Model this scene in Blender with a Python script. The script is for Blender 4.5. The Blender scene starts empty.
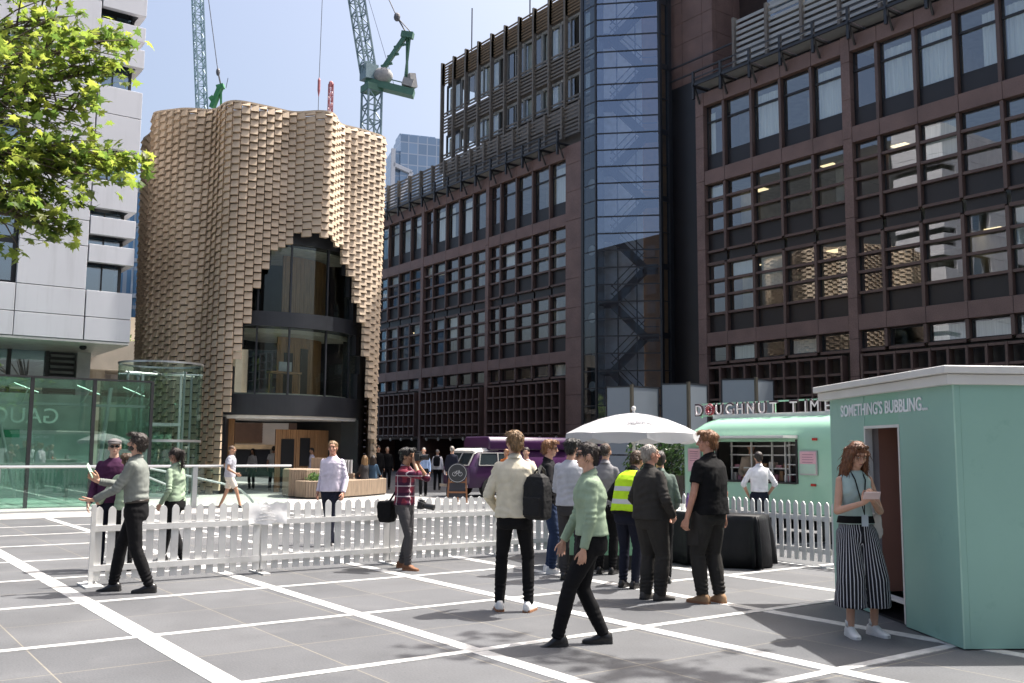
import bpy, bmesh, math, random
import numpy as np
from mathutils import Vector, Matrix, Quaternion, noise
random.seed(11)
SC = bpy.context.scene
COL = SC.collection
R = math.radians
def V(*a): return Vector(a)

# ---------------------------------------------------------------- materials
def _rgba(c): return (c[0], c[1], c[2], 1.0)
def mat(name, col, rough=0.6, var=0.12, scale=3.0, bump=0.0, bscale=40.0, metal=0.0, spec=0.5, stretch=(1,1,1), col2=None, sheen=0.0):
    """principled surface whose base colour wanders a little with noise (wear, dirt), with a fine bump"""
    m = bpy.data.materials.new(name); m.use_nodes = True
    nt = m.node_tree; b = nt.nodes['Principled BSDF']
    b.inputs['Roughness'].default_value = rough
    b.inputs['Metallic'].default_value = metal
    b.inputs['Specular IOR Level'].default_value = spec
    if sheen: b.inputs['Sheen Weight'].default_value = sheen
    tc = nt.nodes.new('ShaderNodeTexCoord'); mp = nt.nodes.new('ShaderNodeMapping')
    mp.inputs['Scale'].default_value = stretch
    nt.links.new(tc.outputs['Object'], mp.inputs[0])
    n = nt.nodes.new('ShaderNodeTexNoise'); n.inputs['Scale'].default_value = scale; n.inputs['Detail'].default_value = 5
    nt.links.new(mp.outputs[0], n.inputs['Vector'])
    r = nt.nodes.new('ShaderNodeValToRGB')
    c2 = col2 if col2 else tuple(min(1, c*(1+var)) for c in col)
    c1 = tuple(c*(1-var) for c in col)
    r.color_ramp.elements[0].position = .3; r.color_ramp.elements[1].position = .7
    r.color_ramp.elements[0].color = _rgba(c1); r.color_ramp.elements[1].color = _rgba(c2)
    nt.links.new(n.outputs['Fac'], r.inputs[0]); nt.links.new(r.outputs[0], b.inputs['Base Color'])
    if bump:
        n2 = nt.nodes.new('ShaderNodeTexNoise'); n2.inputs['Scale'].default_value = bscale; n2.inputs['Detail'].default_value = 4
        nt.links.new(mp.outputs[0], n2.inputs['Vector'])
        bp = nt.nodes.new('ShaderNodeBump'); bp.inputs['Strength'].default_value = bump; bp.inputs['Distance'].default_value = .02
        nt.links.new(n2.outputs['Fac'], bp.inputs['Height']); nt.links.new(bp.outputs[0], b.inputs['Normal'])
    return m
def worn(m, col, scale, lo, hi, amt, stretch=(1,1,1), detail=8):
    """scuffs and stains of their own irregular shape laid over a surface"""
    nt = m.node_tree; b = nt.nodes['Principled BSDF']; src = b.inputs['Base Color'].links[0].from_socket
    tc = nt.nodes.new('ShaderNodeTexCoord'); mp = nt.nodes.new('ShaderNodeMapping'); mp.inputs['Scale'].default_value = stretch; mp.inputs['Location'].default_value = (3.7,1.3,5.1)
    nt.links.new(tc.outputs['Object'], mp.inputs[0]); n = nt.nodes.new('ShaderNodeTexNoise'); n.inputs['Scale'].default_value = scale; n.inputs['Detail'].default_value = detail; n.inputs['Roughness'].default_value = .65; nt.links.new(mp.outputs[0], n.inputs['Vector'])
    r = nt.nodes.new('ShaderNodeMapRange'); r.inputs[1].default_value = lo; r.inputs[2].default_value = hi; r.inputs[4].default_value = amt; nt.links.new(n.outputs['Fac'], r.inputs[0])
    mx = nt.nodes.new('ShaderNodeMix'); mx.data_type = 'RGBA'; nt.links.new(r.outputs[0], mx.inputs[0]); nt.links.new(src, mx.inputs[6]); mx.inputs[7].default_value = _rgba(col); nt.links.new(mx.outputs[2], b.inputs['Base Color']); return m
def emit(name, col, st):
    m = bpy.data.materials.new(name); m.use_nodes = True
    b = m.node_tree.nodes['Principled BSDF']
    b.inputs['Base Color'].default_value = _rgba(col); b.inputs['Emission Color'].default_value = _rgba(col)
    b.inputs['Emission Strength'].default_value = st
    return m
def glass(name, tint=(1,1,1), through=(.6,.7,.68), base=.06, ior=1.5, rough=0.0, wob=0.0, wscale=.6):
    """thin sheet of glass: what is behind it tinted, plus a mirror reflection that grows at a grazing angle"""
    m = bpy.data.materials.new(name); m.use_nodes = True
    nt = m.node_tree; nt.nodes.clear()
    out = nt.nodes.new('ShaderNodeOutputMaterial'); mix = nt.nodes.new('ShaderNodeMixShader')
    tr = nt.nodes.new('ShaderNodeBsdfTransparent'); tr.inputs[0].default_value = _rgba(through)
    gl = nt.nodes.new('ShaderNodeBsdfGlossy'); gl.inputs[0].default_value = _rgba(tint); gl.inputs['Roughness'].default_value = rough
    fr = nt.nodes.new('ShaderNodeLayerWeight'); fr.inputs[0].default_value = .5        # same from both sides of the sheet
    pw = nt.nodes.new('ShaderNodeMath'); pw.operation = 'POWER'; pw.inputs[1].default_value = 4.5; nt.links.new(fr.outputs['Facing'], pw.inputs[0])
    ad = nt.nodes.new('ShaderNodeMapRange'); ad.inputs[3].default_value = base + ((ior-1)/(ior+1))**2; ad.inputs[4].default_value = .92
    nt.links.new(pw.outputs[0], ad.inputs[0]); nt.links.new(ad.outputs[0], mix.inputs[0])
    nt.links.new(tr.outputs[0], mix.inputs[1]); nt.links.new(gl.outputs[0], mix.inputs[2]); nt.links.new(mix.outputs[0], out.inputs[0])
    if wob:
        tc = nt.nodes.new('ShaderNodeTexCoord')
        n = nt.nodes.new('ShaderNodeTexNoise'); n.inputs['Scale'].default_value = wscale; n.inputs['Detail'].default_value = 1
        nt.links.new(tc.outputs['Object'], n.inputs['Vector'])
        bp = nt.nodes.new('ShaderNodeBump'); bp.inputs['Strength'].default_value = wob; bp.inputs['Distance'].default_value = .02
        nt.links.new(n.outputs['Fac'], bp.inputs['Height']); nt.links.new(bp.outputs[0], gl.inputs['Normal']); 
    return m

# ---------------------------------------------------------------- mesh collecting
class MB:
    def __init__(s): s.v = []; s.f = []; s.mi = []
    def add(s, vs, fs, mi=0):
        o = len(s.v); s.v += [tuple(p) for p in vs]; s.f += [tuple(i+o for i in f) for f in fs]; s.mi += [mi]*len(fs); return s
    def box(s, x0, x1, y0, y1, z0, z1, mi=0, M=None):
        vs = [(x,y,z) for z in (z0,z1) for (x,y) in ((x0,y0),(x1,y0),(x1,y1),(x0,y1))]
        if M is not None: vs = [M @ Vector(p) for p in vs]
        return s.add(vs, [(3,2,1,0),(4,5,6,7),(0,1,5,4),(1,2,6,5),(2,3,7,6),(3,0,4,7)], mi)
    def bar(s, a, b, w, h=None, mi=0, up=(0,0,1)):
        """square bar from a to b"""
        a = Vector(a); b = Vector(b); h = h or w; d = (b-a)
        if d.length < 1e-6: return s
        d.normalize(); u = Vector(up)
        if abs(d.dot(u)) > .98: u = Vector((1,0,0))
        r = d.cross(u).normalized(); u = r.cross(d)
        vs = [p + r*(sx*w/2) + u*(sy*h/2) for p in (a,b) for sx,sy in ((-1,-1),(1,-1),(1,1),(-1,1))]
        return s.add(vs, [(3,2,1,0),(4,5,6,7),(0,1,5,4),(1,2,6,5),(2,3,7,6),(3,0,4,7)], mi)
    def tube(s, pts, rad, n=8, mi=0, cap=True):
        pts = [Vector(p) for p in pts]; rad = rad if isinstance(rad, (list,tuple)) else [rad]*len(pts)
        o = len(s.v); prev = None
        for i,p in enumerate(pts):
            d = (pts[min(i+1,len(pts)-1)] - pts[max(i-1,0)])
            d = d.normalized() if d.length > 1e-9 else Vector((0,0,1))
            if prev is None:
                u = Vector((0,0,1)) if abs(d.z) < .9 else Vector((1,0,0)); r = d.cross(u).normalized()
            else: r = (prev - d*prev.dot(d)).normalized()
            prev = r; u = d.cross(r)
            for k in range(n):
                a = 2*math.pi*k/n; s.v.append(tuple(p + (r*math.cos(a) + u*math.sin(a))*rad[i]))
        for i in range(len(pts)-1):
            for k in range(n):
                k2 = (k+1) % n
                s.f.append((o+i*n+k, o+i*n+k2, o+(i+1)*n+k2, o+(i+1)*n+k)); s.mi.append(mi)
        if cap:
            s.f.append(tuple(o+k for k in reversed(range(n)))); s.mi.append(mi)
            s.f.append(tuple(o+(len(pts)-1)*n+k for k in range(n))); s.mi.append(mi)
        return s
    def ell(s, c, r, nu=16, nv=10, mi=0, M=None):
        c = Vector(c); r = r if isinstance(r,(tuple,list)) else (r,r,r)
        vs = [Vector((0,0,-r[2]))]
        for j in range(1,nv):
            t = -math.pi/2 + math.pi*j/nv
            for i in range(nu):
                a = 2*math.pi*i/nu; vs.append(Vector((r[0]*math.cos(t)*math.cos(a), r[1]*math.cos(t)*math.sin(a), r[2]*math.sin(t))))
        vs.append(Vector((0,0,r[2])))
        if M is not None: vs = [M @ p for p in vs]
        vs = [p + c for p in vs]
        fs = []
        for i in range(nu): fs.append((0, 1+(i+1)%nu, 1+i))
        for j in range(nv-2):
            for i in range(nu):
                a = 1+j*nu+i; b = 1+j*nu+(i+1)%nu; fs.append((a, b, b+nu, a+nu))
        last = len(vs)-1
        for i in range(nu): fs.append((last, 1+(nv-2)*nu+i, 1+(nv-2)*nu+(i+1)%nu))
        return s.add(vs, fs, mi)
    def cone(s, a, b, ra, rb, n=14, ca=True, cb=True, mi=0):
        """tapered limb piece; ca / cb: round it off with a ball at that end, else it ends flat"""
        s.tube([a,b],[ra,rb],n,mi)
        if ca: s.ell(a, ra, n, 8, mi)
        if cb: s.ell(b, rb, n, 8, mi)
        return s
    def loft(s, rings, mi=0, cap=True):
        n = len(rings[0]); o = len(s.v)
        for r in rings: s.v += [tuple(p) for p in r]
        for i in range(len(rings)-1):
            for k in range(n):
                k2 = (k+1)%n; s.f.append((o+i*n+k, o+i*n+k2, o+(i+1)*n+k2, o+(i+1)*n+k)); s.mi.append(mi)
        if cap:
            s.f.append(tuple(o+k for k in reversed(range(n)))); s.mi.append(mi)
            s.f.append(tuple(o+(len(rings)-1)*n+k for k in range(n))); s.mi.append(mi)
        return s
    def prism(s, poly, z0, z1, mi=0):
        return s.loft([[(x,y,z0) for x,y in poly], [(x,y,z1) for x,y in poly]], mi)
    def lathe(s, prof, c=(0,0,0), n=24, mi=0, cap=True):
        return s.loft([[(c[0]+r*math.cos(2*math.pi*k/n), c[1]+r*math.sin(2*math.pi*k/n), c[2]+z) for k in range(n)] for r,z in prof], mi, cap)
    def quad(s, a, b, c, d, mi=0): return s.add([a,b,c,d], [(0,1,2,3)], mi)
    def mesh(s, name, mats=(), smooth=False):
        me = bpy.data.meshes.new(name); me.from_pydata(s.v, [], s.f)
        for m in (mats if isinstance(mats,(list,tuple)) else [mats]): me.materials.append(m)
        if len(me.materials) > 1: me.polygons.foreach_set('material_index', s.mi)
        if smooth: me.polygons.foreach_set('use_smooth', [True]*len(me.polygons))
        me.update(); return me
    def build(s, name, mats=(), parent=None, smooth=False, loc=None, rotz=None):
        return link(name, s.mesh(name, mats, smooth), parent, loc, rotz)
def link(name, data, parent=None, loc=None, rotz=None):
    o = bpy.data.objects.new(name, data); COL.objects.link(o)
    if parent is not None: o.parent = parent
    if loc is not None: o.location = loc
    if rotz is not None: o.rotation_euler = (0,0,rotz)
    return o
def smooth_angle(o, deg=35):
    """smooth shading with creases kept sharp"""
    me = o.data; bm = bmesh.new(); bm.from_mesh(me)
    for f in bm.faces: f.smooth = True
    for e in bm.edges:
        if len(e.link_faces) == 2 and e.calc_face_angle(0) > R(deg): e.smooth = False
    bm.to_mesh(me); bm.free(); return o
def bevel(o, w=.01, seg=2):
    m = o.modifiers.new('edge', 'BEVEL'); m.width = w; m.segments = seg; m.limit_method = 'ANGLE'; m.angle_limit = R(40); return o
def tag(o, label=None, cat=None, group=None, kind=None):
    if label: o['label'] = label
    if cat: o['category'] = cat
    if group: o['group'] = group
    if kind: o['kind'] = kind
    return o
def thing(name, label, cat, loc=(0,0,0), rotz=0, group=None):
    o = link(name, None); o.location = loc; o.rotation_euler = (0,0,rotz); o.empty_display_size = .2
    return tag(o, label, cat, group)
def copy_tree(o, parent=None):
    c = o.copy(); COL.objects.link(c)
    if parent is not None: c.parent = parent
    for ch in list(o.children): copy_tree(ch, c)
    return c
def text_mesh(txt, size=1.0, depth=.004, align='CENTER', name='lettering', bold=0.0):
    """lettering as a mesh, upright in the xz plane facing -y, centred on the origin's x"""
    cu = bpy.data.curves.new(name, 'FONT'); cu.body = txt; cu.size = size; cu.extrude = depth; cu.align_x = align; cu.align_y = 'BOTTOM_BASELINE'
    cu.resolution_u = 4; cu.offset = bold
    ob = bpy.data.objects.new(name, cu); COL.objects.link(ob)
    dg = bpy.context.evaluated_depsgraph_get()
    me = bpy.data.meshes.new_from_object(ob.evaluated_get(dg))
    bpy.data.objects.remove(ob); bpy.data.curves.remove(cu)
    me.transform(Matrix.Rotation(R(90),4,'X')); me.name = name
    return me

# ---------------------------------------------------------------- camera
F_PX, PITCH, ROLL, YAW, EYE = 958.96, R(6.42875), R(.40774), R(-53.97212), 1.62
fw = V(math.sin(YAW)*math.cos(PITCH), math.cos(YAW)*math.cos(PITCH), math.sin(PITCH))
r0 = V(math.cos(YAW), -math.sin(YAW), 0); u0 = r0.cross(fw)
rr = r0*math.cos(ROLL) + u0*math.sin(ROLL); uu = u0*math.cos(ROLL) - r0*math.sin(ROLL)
cam = bpy.data.cameras.new('camera'); cam.sensor_width = 36; cam.lens = F_PX/1024*36; cam.clip_end = 3000; cam.clip_start = .05
co = link('camera', cam); co.matrix_world = Matrix.Translation((0,0,EYE)) @ Matrix((rr, uu, -fw)).transposed().to_4x4()
SC.camera = co
RH = V(r0.x, r0.y, 0); FH = V(math.sin(YAW), math.cos(YAW), 0)
def ray(x, y): return fw*F_PX + rr*(x-512) - uu*(y-341.5)
def G(x, y, z=0.0):
    d = ray(x,y); return V(0,0,EYE) + d*((z-EYE)/d.z)
def atY(x, y, Y): d = ray(x,y); return V(0,0,EYE) + d*(Y/d.y)
def atX(x, y, X): d = ray(x,y); return V(0,0,EYE) + d*(X/d.x)
def atD(x, y, dep): return V(0,0,EYE) + ray(x,y)*(dep/F_PX)
# ---------------------------------------------------------------- people
def remeshed(name, mb, mats, vox=.009, smooth=3, disp=0.0, dscale=.08, parent=None, folds=()):
    """one continuous skin over overlapping tapered pieces"""
    o = link(name, mb.mesh(name, mats))
    r = o.modifiers.new('skin','REMESH'); r.mode = 'VOXEL'; r.voxel_size = vox
    if smooth:
        s = o.modifiers.new('soft','SMOOTH'); s.factor = .5; s.iterations = smooth
    if disp:
        key = 'folds_%d' % int(dscale*1000)
        tx = bpy.data.textures.get(key)
        if not tx:
            tx = bpy.data.textures.new(key,'CLOUDS'); tx.noise_scale = dscale; tx.noise_depth = 2
        d = o.modifiers.new('folds','DISPLACE'); d.texture = tx; d.strength = disp; d.mid_level = .5; d.texture_coords = 'LOCAL'
    dg = bpy.context.evaluated_depsgraph_get()
    me = bpy.data.meshes.new_from_object(o.evaluated_get(dg)); me.name = name
    old = o.data; o.modifiers.clear(); o.data = me; bpy.data.meshes.remove(old)
    if folds:
        n = len(me.vertices); co_ = np.empty(n*3, np.float32); no = np.empty(n*3, np.float32)
        me.vertices.foreach_get('co', co_); me.vertex_normals.foreach_get('vector', no)
        co_ = co_.reshape(-1,3); no = no.reshape(-1,3); dsp = np.zeros(n, np.float32)
        for c, rad, d, wl, am, ph in folds:
            q = co_ - np.array(c, np.float32); dist2 = (q*q).sum(1); d = np.array(d, np.float32)
            e1 = np.cross(d, [.31,.52,.79]); u = q @ d; v = q @ e1
            dsp += 1.15*am*np.exp(-dist2/(rad*rad))*(.5+.5*np.sin(v*31+u*17+ph*3))*np.sin(2*np.pi*(u/(wl*1.25) + .45*np.sin(v*16+ph) + .2*np.sin(v*43+ph*2)) + ph)
        co_ += no*dsp[:,None]; me.vertices.foreach_set('co', co_.ravel()); me.update()
    me.polygons.foreach_set('use_smooth', [True]*len(me.polygons))
    if not me.materials: me.materials.append(mats)
    if parent is not None: o.parent = parent
    return o
def skin_mat(name, c):
    m = mat(name, c, rough=.5, var=.08, scale=14, bump=.05, bscale=90, spec=.4)
    b = m.node_tree.nodes['Principled BSDF']; b.inputs['Subsurface Weight'].default_value = .12
    b.inputs['Subsurface Radius'].default_value = (.02,.008,.005); return m
SKIN = {'fair': skin_mat('fair skin',(.52,.30,.21)), 'pale': skin_mat('pale skin',(.58,.37,.28)), 'tan': skin_mat('tanned skin',(.40,.22,.14)), 'ruddy': skin_mat('ruddy skin',(.50,.26,.18)), 'olive': skin_mat('olive skin',(.36,.20,.12))}
def hair_mat(name, c): return mat(name, c, rough=.42, var=.5, scale=60, bump=.6, bscale=110, stretch=(1,1,.22), spec=.5)
HAIR = {'dark': hair_mat('dark brown hair',(.022,.014,.010)), 'black': hair_mat('black hair',(.010,.009,.009)), 'brown': hair_mat('brown hair',(.075,.040,.020)), 'sandy': hair_mat('sandy hair',(.20,.12,.055)), 'ginger': hair_mat('ginger hair',(.22,.10,.04)), 'grey': hair_mat('grey hair',(.30,.27,.24)), 'auburn': hair_mat('auburn hair',(.15,.055,.02))}
def cloth(name, c, var=.14, rough=.85, bump=.22, bscale=16): return mat(name, c, rough=rough, var=var, scale=9, bump=bump, bscale=bscale, spec=.15, stretch=(1,1,.6))
EYEW = mat('eye white',(.6,.58,.55),rough=.2); EYED = mat('dark iris',(.02,.015,.012),rough=.1); LIP = mat('lips',(.36,.13,.11),rough=.4)
SHADES = mat('sunglass lenses',(.008,.008,.009),rough=.08); BELT = mat('belt leather',(.02,.014,.01),rough=.45)
BLACKSHOE = mat('black shoe leather',(.014,.013,.013),rough=.28,bump=.1,bscale=30); WHITESHOE = mat('white trainers',(.72,.71,.69),rough=.6); TANBOOT = mat('tan suede',(.33,.20,.11),rough=.85); BROWNSHOE = mat('brown suede',(.20,.09,.045),rough=.8); DARKSOLE = mat('dark rubber sole',(.02,.02,.02),rough=.8); GUMSOLE = mat('gum sole',(.30,.14,.07),rough=.8); WHITESOLE = mat('white sole',(.7,.69,.67),rough=.7); GREYSHOE = mat('grey work boots',(.06,.055,.05),rough=.8)

def sstep(a, b, x):
    t = max(0, min(1, (x-a)/(b-a))); return t*t*(3-2*t)
def ik(a, t, l1, l2, hint):
    d = t - a; D = d.length; D2 = min(D, (l1+l2)*.995); dn = d.normalized()
    x = (l1*l1 - l2*l2 + D2*D2)/(2*D2); h = math.sqrt(max(0, l1*l1 - x*x))
    p = hint - dn*hint.dot(dn); p = p.normalized() if p.length > 1e-6 else Vector((0,0,-1))
    return a + dn*x + p*h, a + dn*D2
def superring(cx, cy, z, hx, hy, n=28, e=2.5, f=None):
    out = []
    for k in range(n):
        a = 2*math.pi*k/n; c, s = math.cos(a), math.sin(a)
        p = V(cx + hx*math.copysign(abs(c)**(2/e), c), cy + hy*math.copysign(abs(s)**(2/e), s), z)
        out.append(f(p) if f else p)
    return out

def hand_into(mb, w, d, n, s, side, curl, spread=.10):
    """palm with four fingers and a thumb: w wrist, d towards the fingers, n palm normal"""
    d = d.normalized(); n = (n - d*n.dot(d)).normalized(); lat = d.cross(n)*side      # thumb side is +lat
    k = s
    mb.cone(w - d*.01*k, w + d*.025*k, .023*k, .021*k)
    base = []
    for i in range(4):
        off = (.030 - .0205*i)*k
        a = w + d*.018*k + lat*(off*.62); b = w + d*(.085 - .004*abs(i-1))*k + lat*off
        mb.cone(a, b, .0135*k, .0115*k, 10); base.append(b)
    mb.ell(w + d*.05*k - n*.001*k, (.018*k,)*3, 10, 6)
    L = (.070, .078, .073, .057)
    for i in range(4):
        p = base[i]; dd = (d + lat*spread*(1.2 - .8*i)).normalized(); ax = dd.cross(n).normalized()
        for j, fr in enumerate((.45,.31,.24)):
            c = curl[j] if isinstance(curl,(tuple,list)) else curl
            dd = (Matrix.Rotation(c,3,ax) @ dd)
            q = p + dd*L[i]*fr*k; r1 = (.0100-.0010*j)*k; mb.cone(p, q, r1, r1*.92, 8); p = q
    p = w + d*.022*k + lat*.024*k
    dd = (d*.72 + lat*.62 + n*.25).normalized()
    for j,(l,r) in enumerate(((.040,.0125),(.033,.0105),(.026,.0092))):
        q = p + dd*l*k; mb.cone(p, q, r*k, r*.92*k, 8); p = q
        dd = (dd + d*.28 - lat*.16 + n*.16).normalized()

def person(label, base, heading, H=1.75, feet=((-.09,0,0,6,0),(.09,0,0,-6,0)), pelvis=(0,0), lean=0, twist=0, side=0,
           hands=None, elbow=((-.25,-1,-.3),(.25,-1,-.3)), palm=None, curl=(.35,.45,.35), fdir=None, head=(0,0), skin='fair', hair='dark', style='short',
           top='shirt', topm=None, hem=.88, sleeve='long', tuck=False, build=1.0, female=False, legs='trousers', legm=None, leg_r=1.0, flare=0, cuff=.075,
           shoe=None, sole=None, glasses=False, collar=True, belt=False, far=0, drop=.0, seat=None, extras=None, group=None, seed=0, loose=1.0, lift=0.0, cat='person'):
    s = H/1.768; near = far == 0
    vx = (.0060, .011, .017)[far]; cvx = (.0085, .012, .02)[far]
    ang = math.atan2(heading[1], heading[0]) - math.pi/2
    root = thing('person', label, cat, (base[0], base[1], lift), ang, group)
    hipz = .947 - drop if seat is None else seat
    if seat is None:
        for fx,fy,fz,_,fp in feet: hipz = min(hipz, math.sqrt(max(.3,.864**2 - (fy-pelvis[1]-(.06 if fp < 0 else 0))**2 - (abs(fx-pelvis[0])-.088)**2)) + fz + .083 + (.065*min(1,-fp/32) if fp < 0 else 0))
    pv = V(pelvis[0], pelvis[1], 0)
    wS = (.152 if not female else .136)*build**.5
    def T(p):                                   # torso: bend forward, twist and lean sideways, growing with height
        p = Vector(p); z0 = .95
        k = sstep(.86, 1.3, p.z)
        q = p - V(0,0,z0)
        q = Matrix.Rotation(-lean*sstep(.80,1.05,p.z),3,'X') @ q
        q = Matrix.Rotation(twist*k,3,'Z') @ q
        q = Matrix.Rotation(side*sstep(.85,1.1,p.z),3,'Y') @ q
        return q + V(0,0,z0) + pv + V(0,0,hipz-.925)
    nb = V(0,-.012,1.50)
    def HD(p):                                  # head turned and nodded on the neck
        q = Vector(p) - nb
        q = Matrix.Rotation(head[1],3,'X') @ q
        q = Matrix.Rotation(head[0],3,'Z') @ q
        return T(nb) + (T(nb+V(0,0,.1)) - T(nb)).normalized().to_track_quat('Z','Y').to_matrix() @ V(0,0,0) + (Matrix.Rotation(twist,3,'Z') @ Matrix.Rotation(-lean*.55,3,'X') @ q)
    Hm = lambda: (Matrix.Rotation(twist,3,'Z') @ Matrix.Rotation(-lean*.55,3,'X') @ Matrix.Rotation(head[0],3,'Z') @ Matrix.Rotation(head[1],3,'X'))
    hm = Hm()
    S = lambda p: Vector(p)*s
    # legs
    ank = []; hips = []; knees = []; fM = []
    for i,(fx,fy,fz,fyaw,fp) in enumerate(feet):
        sd = -1 if i == 0 else 1
        M = Matrix.Rotation(R(fyaw),3,'Z') @ Matrix.Rotation(R(-fp),3,'X')
        a = V(fx,fy,fz) + (Matrix.Rotation(R(fyaw),3,'Z') @ (Matrix.Rotation(R(-fp),3,'X') @ V(0,-.11,.085) + V(0,.11,0))) if fp < 0 else V(fx,fy,fz) + Matrix.Rotation(R(fyaw),3,'Z') @ (Matrix.Rotation(R(-fp),3,'X') @ V(0,.06,.085) - V(0,.06,0))
        hp = pv + V(sd*.088, 0, hipz)
        fd = Matrix.Rotation(R(fyaw),3,'Z') @ V(0,1,0)
        kn, a2 = ik(hp, a, .445, .425, fd + V(sd*.05,0,.15 if seat is not None else 0))
        ank.append(a); hips.append(hp); knees.append(kn); fM.append((M, V(fx,fy,fz), fp))
    # arms
    sh = [T((-wS-.012, -.014, 1.390)), T((wS+.012, -.014, 1.390))]
    if hands is None: hands = ((-.24,.06,.86),(.24,.06,.86))
    els, wrs = [], []
    for i in range(2):
        tgt = V(*hands[i]); el, wr = ik(sh[i], tgt, .295, .262, V(*elbow[i])); els.append(el); wrs.append(wr)
    # ---- body
    b = MB()
    def he(c, r, nu=14, nv=10): b.ell(S(HD(c)), tuple(x*s for x in r), nu, nv, 0, hm)
    he((0,-.012,1.658),(.074,.092,.090)); he((0,.022,1.600),(.056 if not female else .052,.062,.072)); he((0,.058,1.560),(.026,.024,.022)); he((0,.066,1.675),(.050,.022,.022))
    he((.038,.052,1.618),(.024,.024,.024)); he((-.038,.052,1.618),(.024,.024,.024)); he((0,.080,1.583),(.023,.010,.012)); he((0,.03,1.57),(.048,.045,.03))
    b.cone(S(HD((0,.088,1.652))), S(HD((0,.106,1.614))), .009*s, .0135*s, 10); he((0,.094,1.609),(.019,.012,.009))
    for sx in (-1,1): he((sx*.076,-.004,1.628),(.010,.020,.032))
    b.cone(S(T((0,-.025,1.44))), S(HD((0,-.005,1.575))), .066*s*(.9 if female else 1), .052*s*(.9 if female else 1))
    bo = .9
    tor = [(.84,.15,.10),(.95,.14,.095),(1.08,.135,.092),(1.25,.15,.10),(1.36,.155,.10),(1.43,.11,.08),(1.47,.06,.06)]
    b.loft([[S(p) for p in superring(0,-.01,z,hx*bo,hy*bo,20,2.3,T)] for z,hx,hy in tor])
    am = .9 if female else 1.0
    for i in range(2):
        b.cone(S(sh[i]*.96+T((0,0,1.40))*.04), S(els[i]), .043*s*am, .037*s*am); b.cone(S(els[i]), S(wrs[i]), .039*s*am, .026*s*am)
        d = (wrs[i]-els[i]).normalized()
        fd = V(*fdir[i]) if fdir and fdir[i] else d
        sd = -1 if i == 0 else 1
        pn = V(*palm[i]) if palm and palm[i] else V(-sd,0,0)
        cu = curl[i] if isinstance(curl[0],(tuple,list)) else curl
        hand_into(b, S(wrs[i]), fd, pn, s*am, sd if True else 1, cu)
        b.cone(S(hips[i]), S(knees[i]), .078*s, .052*s); b.cone(S(knees[i]), S(ank[i]), .050*s, .034*s)
        M, fo, fp = fM[i]
        toe = ank[i] + Matrix.Rotation(R(feet[i][3]),3,'Z') @ M.inverted().transposed() @ V(0,.07,-.055) if False else ank[i] + (M @ V(0,.06,-.055))
        b.cone(S(ank[i] - V(0,0,.012)), S(toe), .030*s, .018*s)
    remeshed('body', b, SKIN[skin], vx, 2 if near else 1, parent=root)
    # ---- face
    if far < 2:
        for sx in (-1,1):
            if not glasses:
                e = MB().ell(S(HD((sx*.031,.0765,1.648))), (.0115*s,.006*s,.0045*s), 10, 8, 0, hm); e.ell(S(HD((sx*.031,.0808,1.648))), (.0050*s,.003*s,.0042*s), 8, 6, 1, hm)
                e.build('eye', [EYEW, EYED], root, True)
            eb = MB().tube([S(HD((sx*.012,.086,1.667))), S(HD((sx*.034,.086,1.673))), S(HD((sx*.052,.070,1.667)))], [.0035*s,.0042*s,.002*s], 6); eb.build('eyebrow', HAIR[hair], root, True)
        MB().ell(S(HD((0,.086,1.583))), (.020*s,.0065*s,.0065*s), 10, 6, 0, hm).build('mouth', LIP, root, True)
    if glasses:
        g = MB()
        for sx in (-1,1):
            g.ell(S(HD((sx*.033,.092,1.647))), (.028*s,.007*s,.019*s), 12, 8, 0, hm); g.bar(S(HD((sx*.058,.082,1.652))), S(HD((sx*.082,.0,1.645))), .004*s, .005*s)
        g.bar(S(HD((-.01,.098,1.652))), S(HD((.01,.098,1.652))), .005*s); g.build('sunglasses', SHADES, root, True)
    # ---- hair
    hb = MB()
    def hh(c, r): hb.ell(S(HD(c)), tuple(x*s for x in r), 16, 12, 0, hm)
    if style in ('bun','pony'):
        hh((0,-.016,1.673),(.0785,.0955,.089)); hh((0,-.055,1.645),(.064,.055,.065))
    if style in ('short','quiff','long','mop'):
        hh((0,-.018,1.680),(.083,.099,.090)); hh((0,-.052,1.635),(.070,.062,.080))
        for sx in (-1,1): hh((sx*.066,-.012,1.668),(.020,.042,.045))
    if style in ('quiff','mop'):
        for k in range(7): 
            a = random.uniform(-1,1); hh((.045*a, .045+.02*random.random(), 1.728+.012*random.random()),(.035,.04,.026))
    if style == 'mop':
        for k in range(10): a = random.uniform(0,6.28); hh((.07*math.cos(a), -.02+.07*math.sin(a), 1.69+.03*random.random()),(.032,.036,.03))
    if style == 'bun':
        hh((0,-.140,1.690),(.043,.040,.042)); hh((.010,-.155,1.700),(.03,.028,.03)); hh((0,-.10,1.685),(.034,.04,.034))
    if style == 'pony':
        hh((0,-.112,1.690),(.034,.034,.036))
        hb.cone(S(HD((0,-.12,1.69))), S(HD((0,-.135,1.55))), .034*s, .022*s); hb.cone(S(HD((0,-.135,1.55))), S(HD((0,-.12,1.44))), .024*s, .010*s)
    if style == 'long':
        for sx in (-1,1):
            for k in range(3):
                p = [S(HD((sx*(.070-.006*k), .03-.045*k, 1.68))), S(HD((sx*(.086-.004*k),.022-.04*k,1.58))), S(HD((sx*(.094),.03-.045*k,1.47))), S(HD((sx*.088,.055-.06*k,1.36)))]
                r = [.024,.027,.026,.016]
                for q in range(3): hb.cone(p[q], p[q+1], r[q]*s, r[q+1]*s, 10)
        for k in range(4): hb.cone(S(HD((-.06+.04*k,-.085,1.66))), S(HD((-.065+.043*k,-.10,1.40))), .034*s, .02*s, 10)
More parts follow.
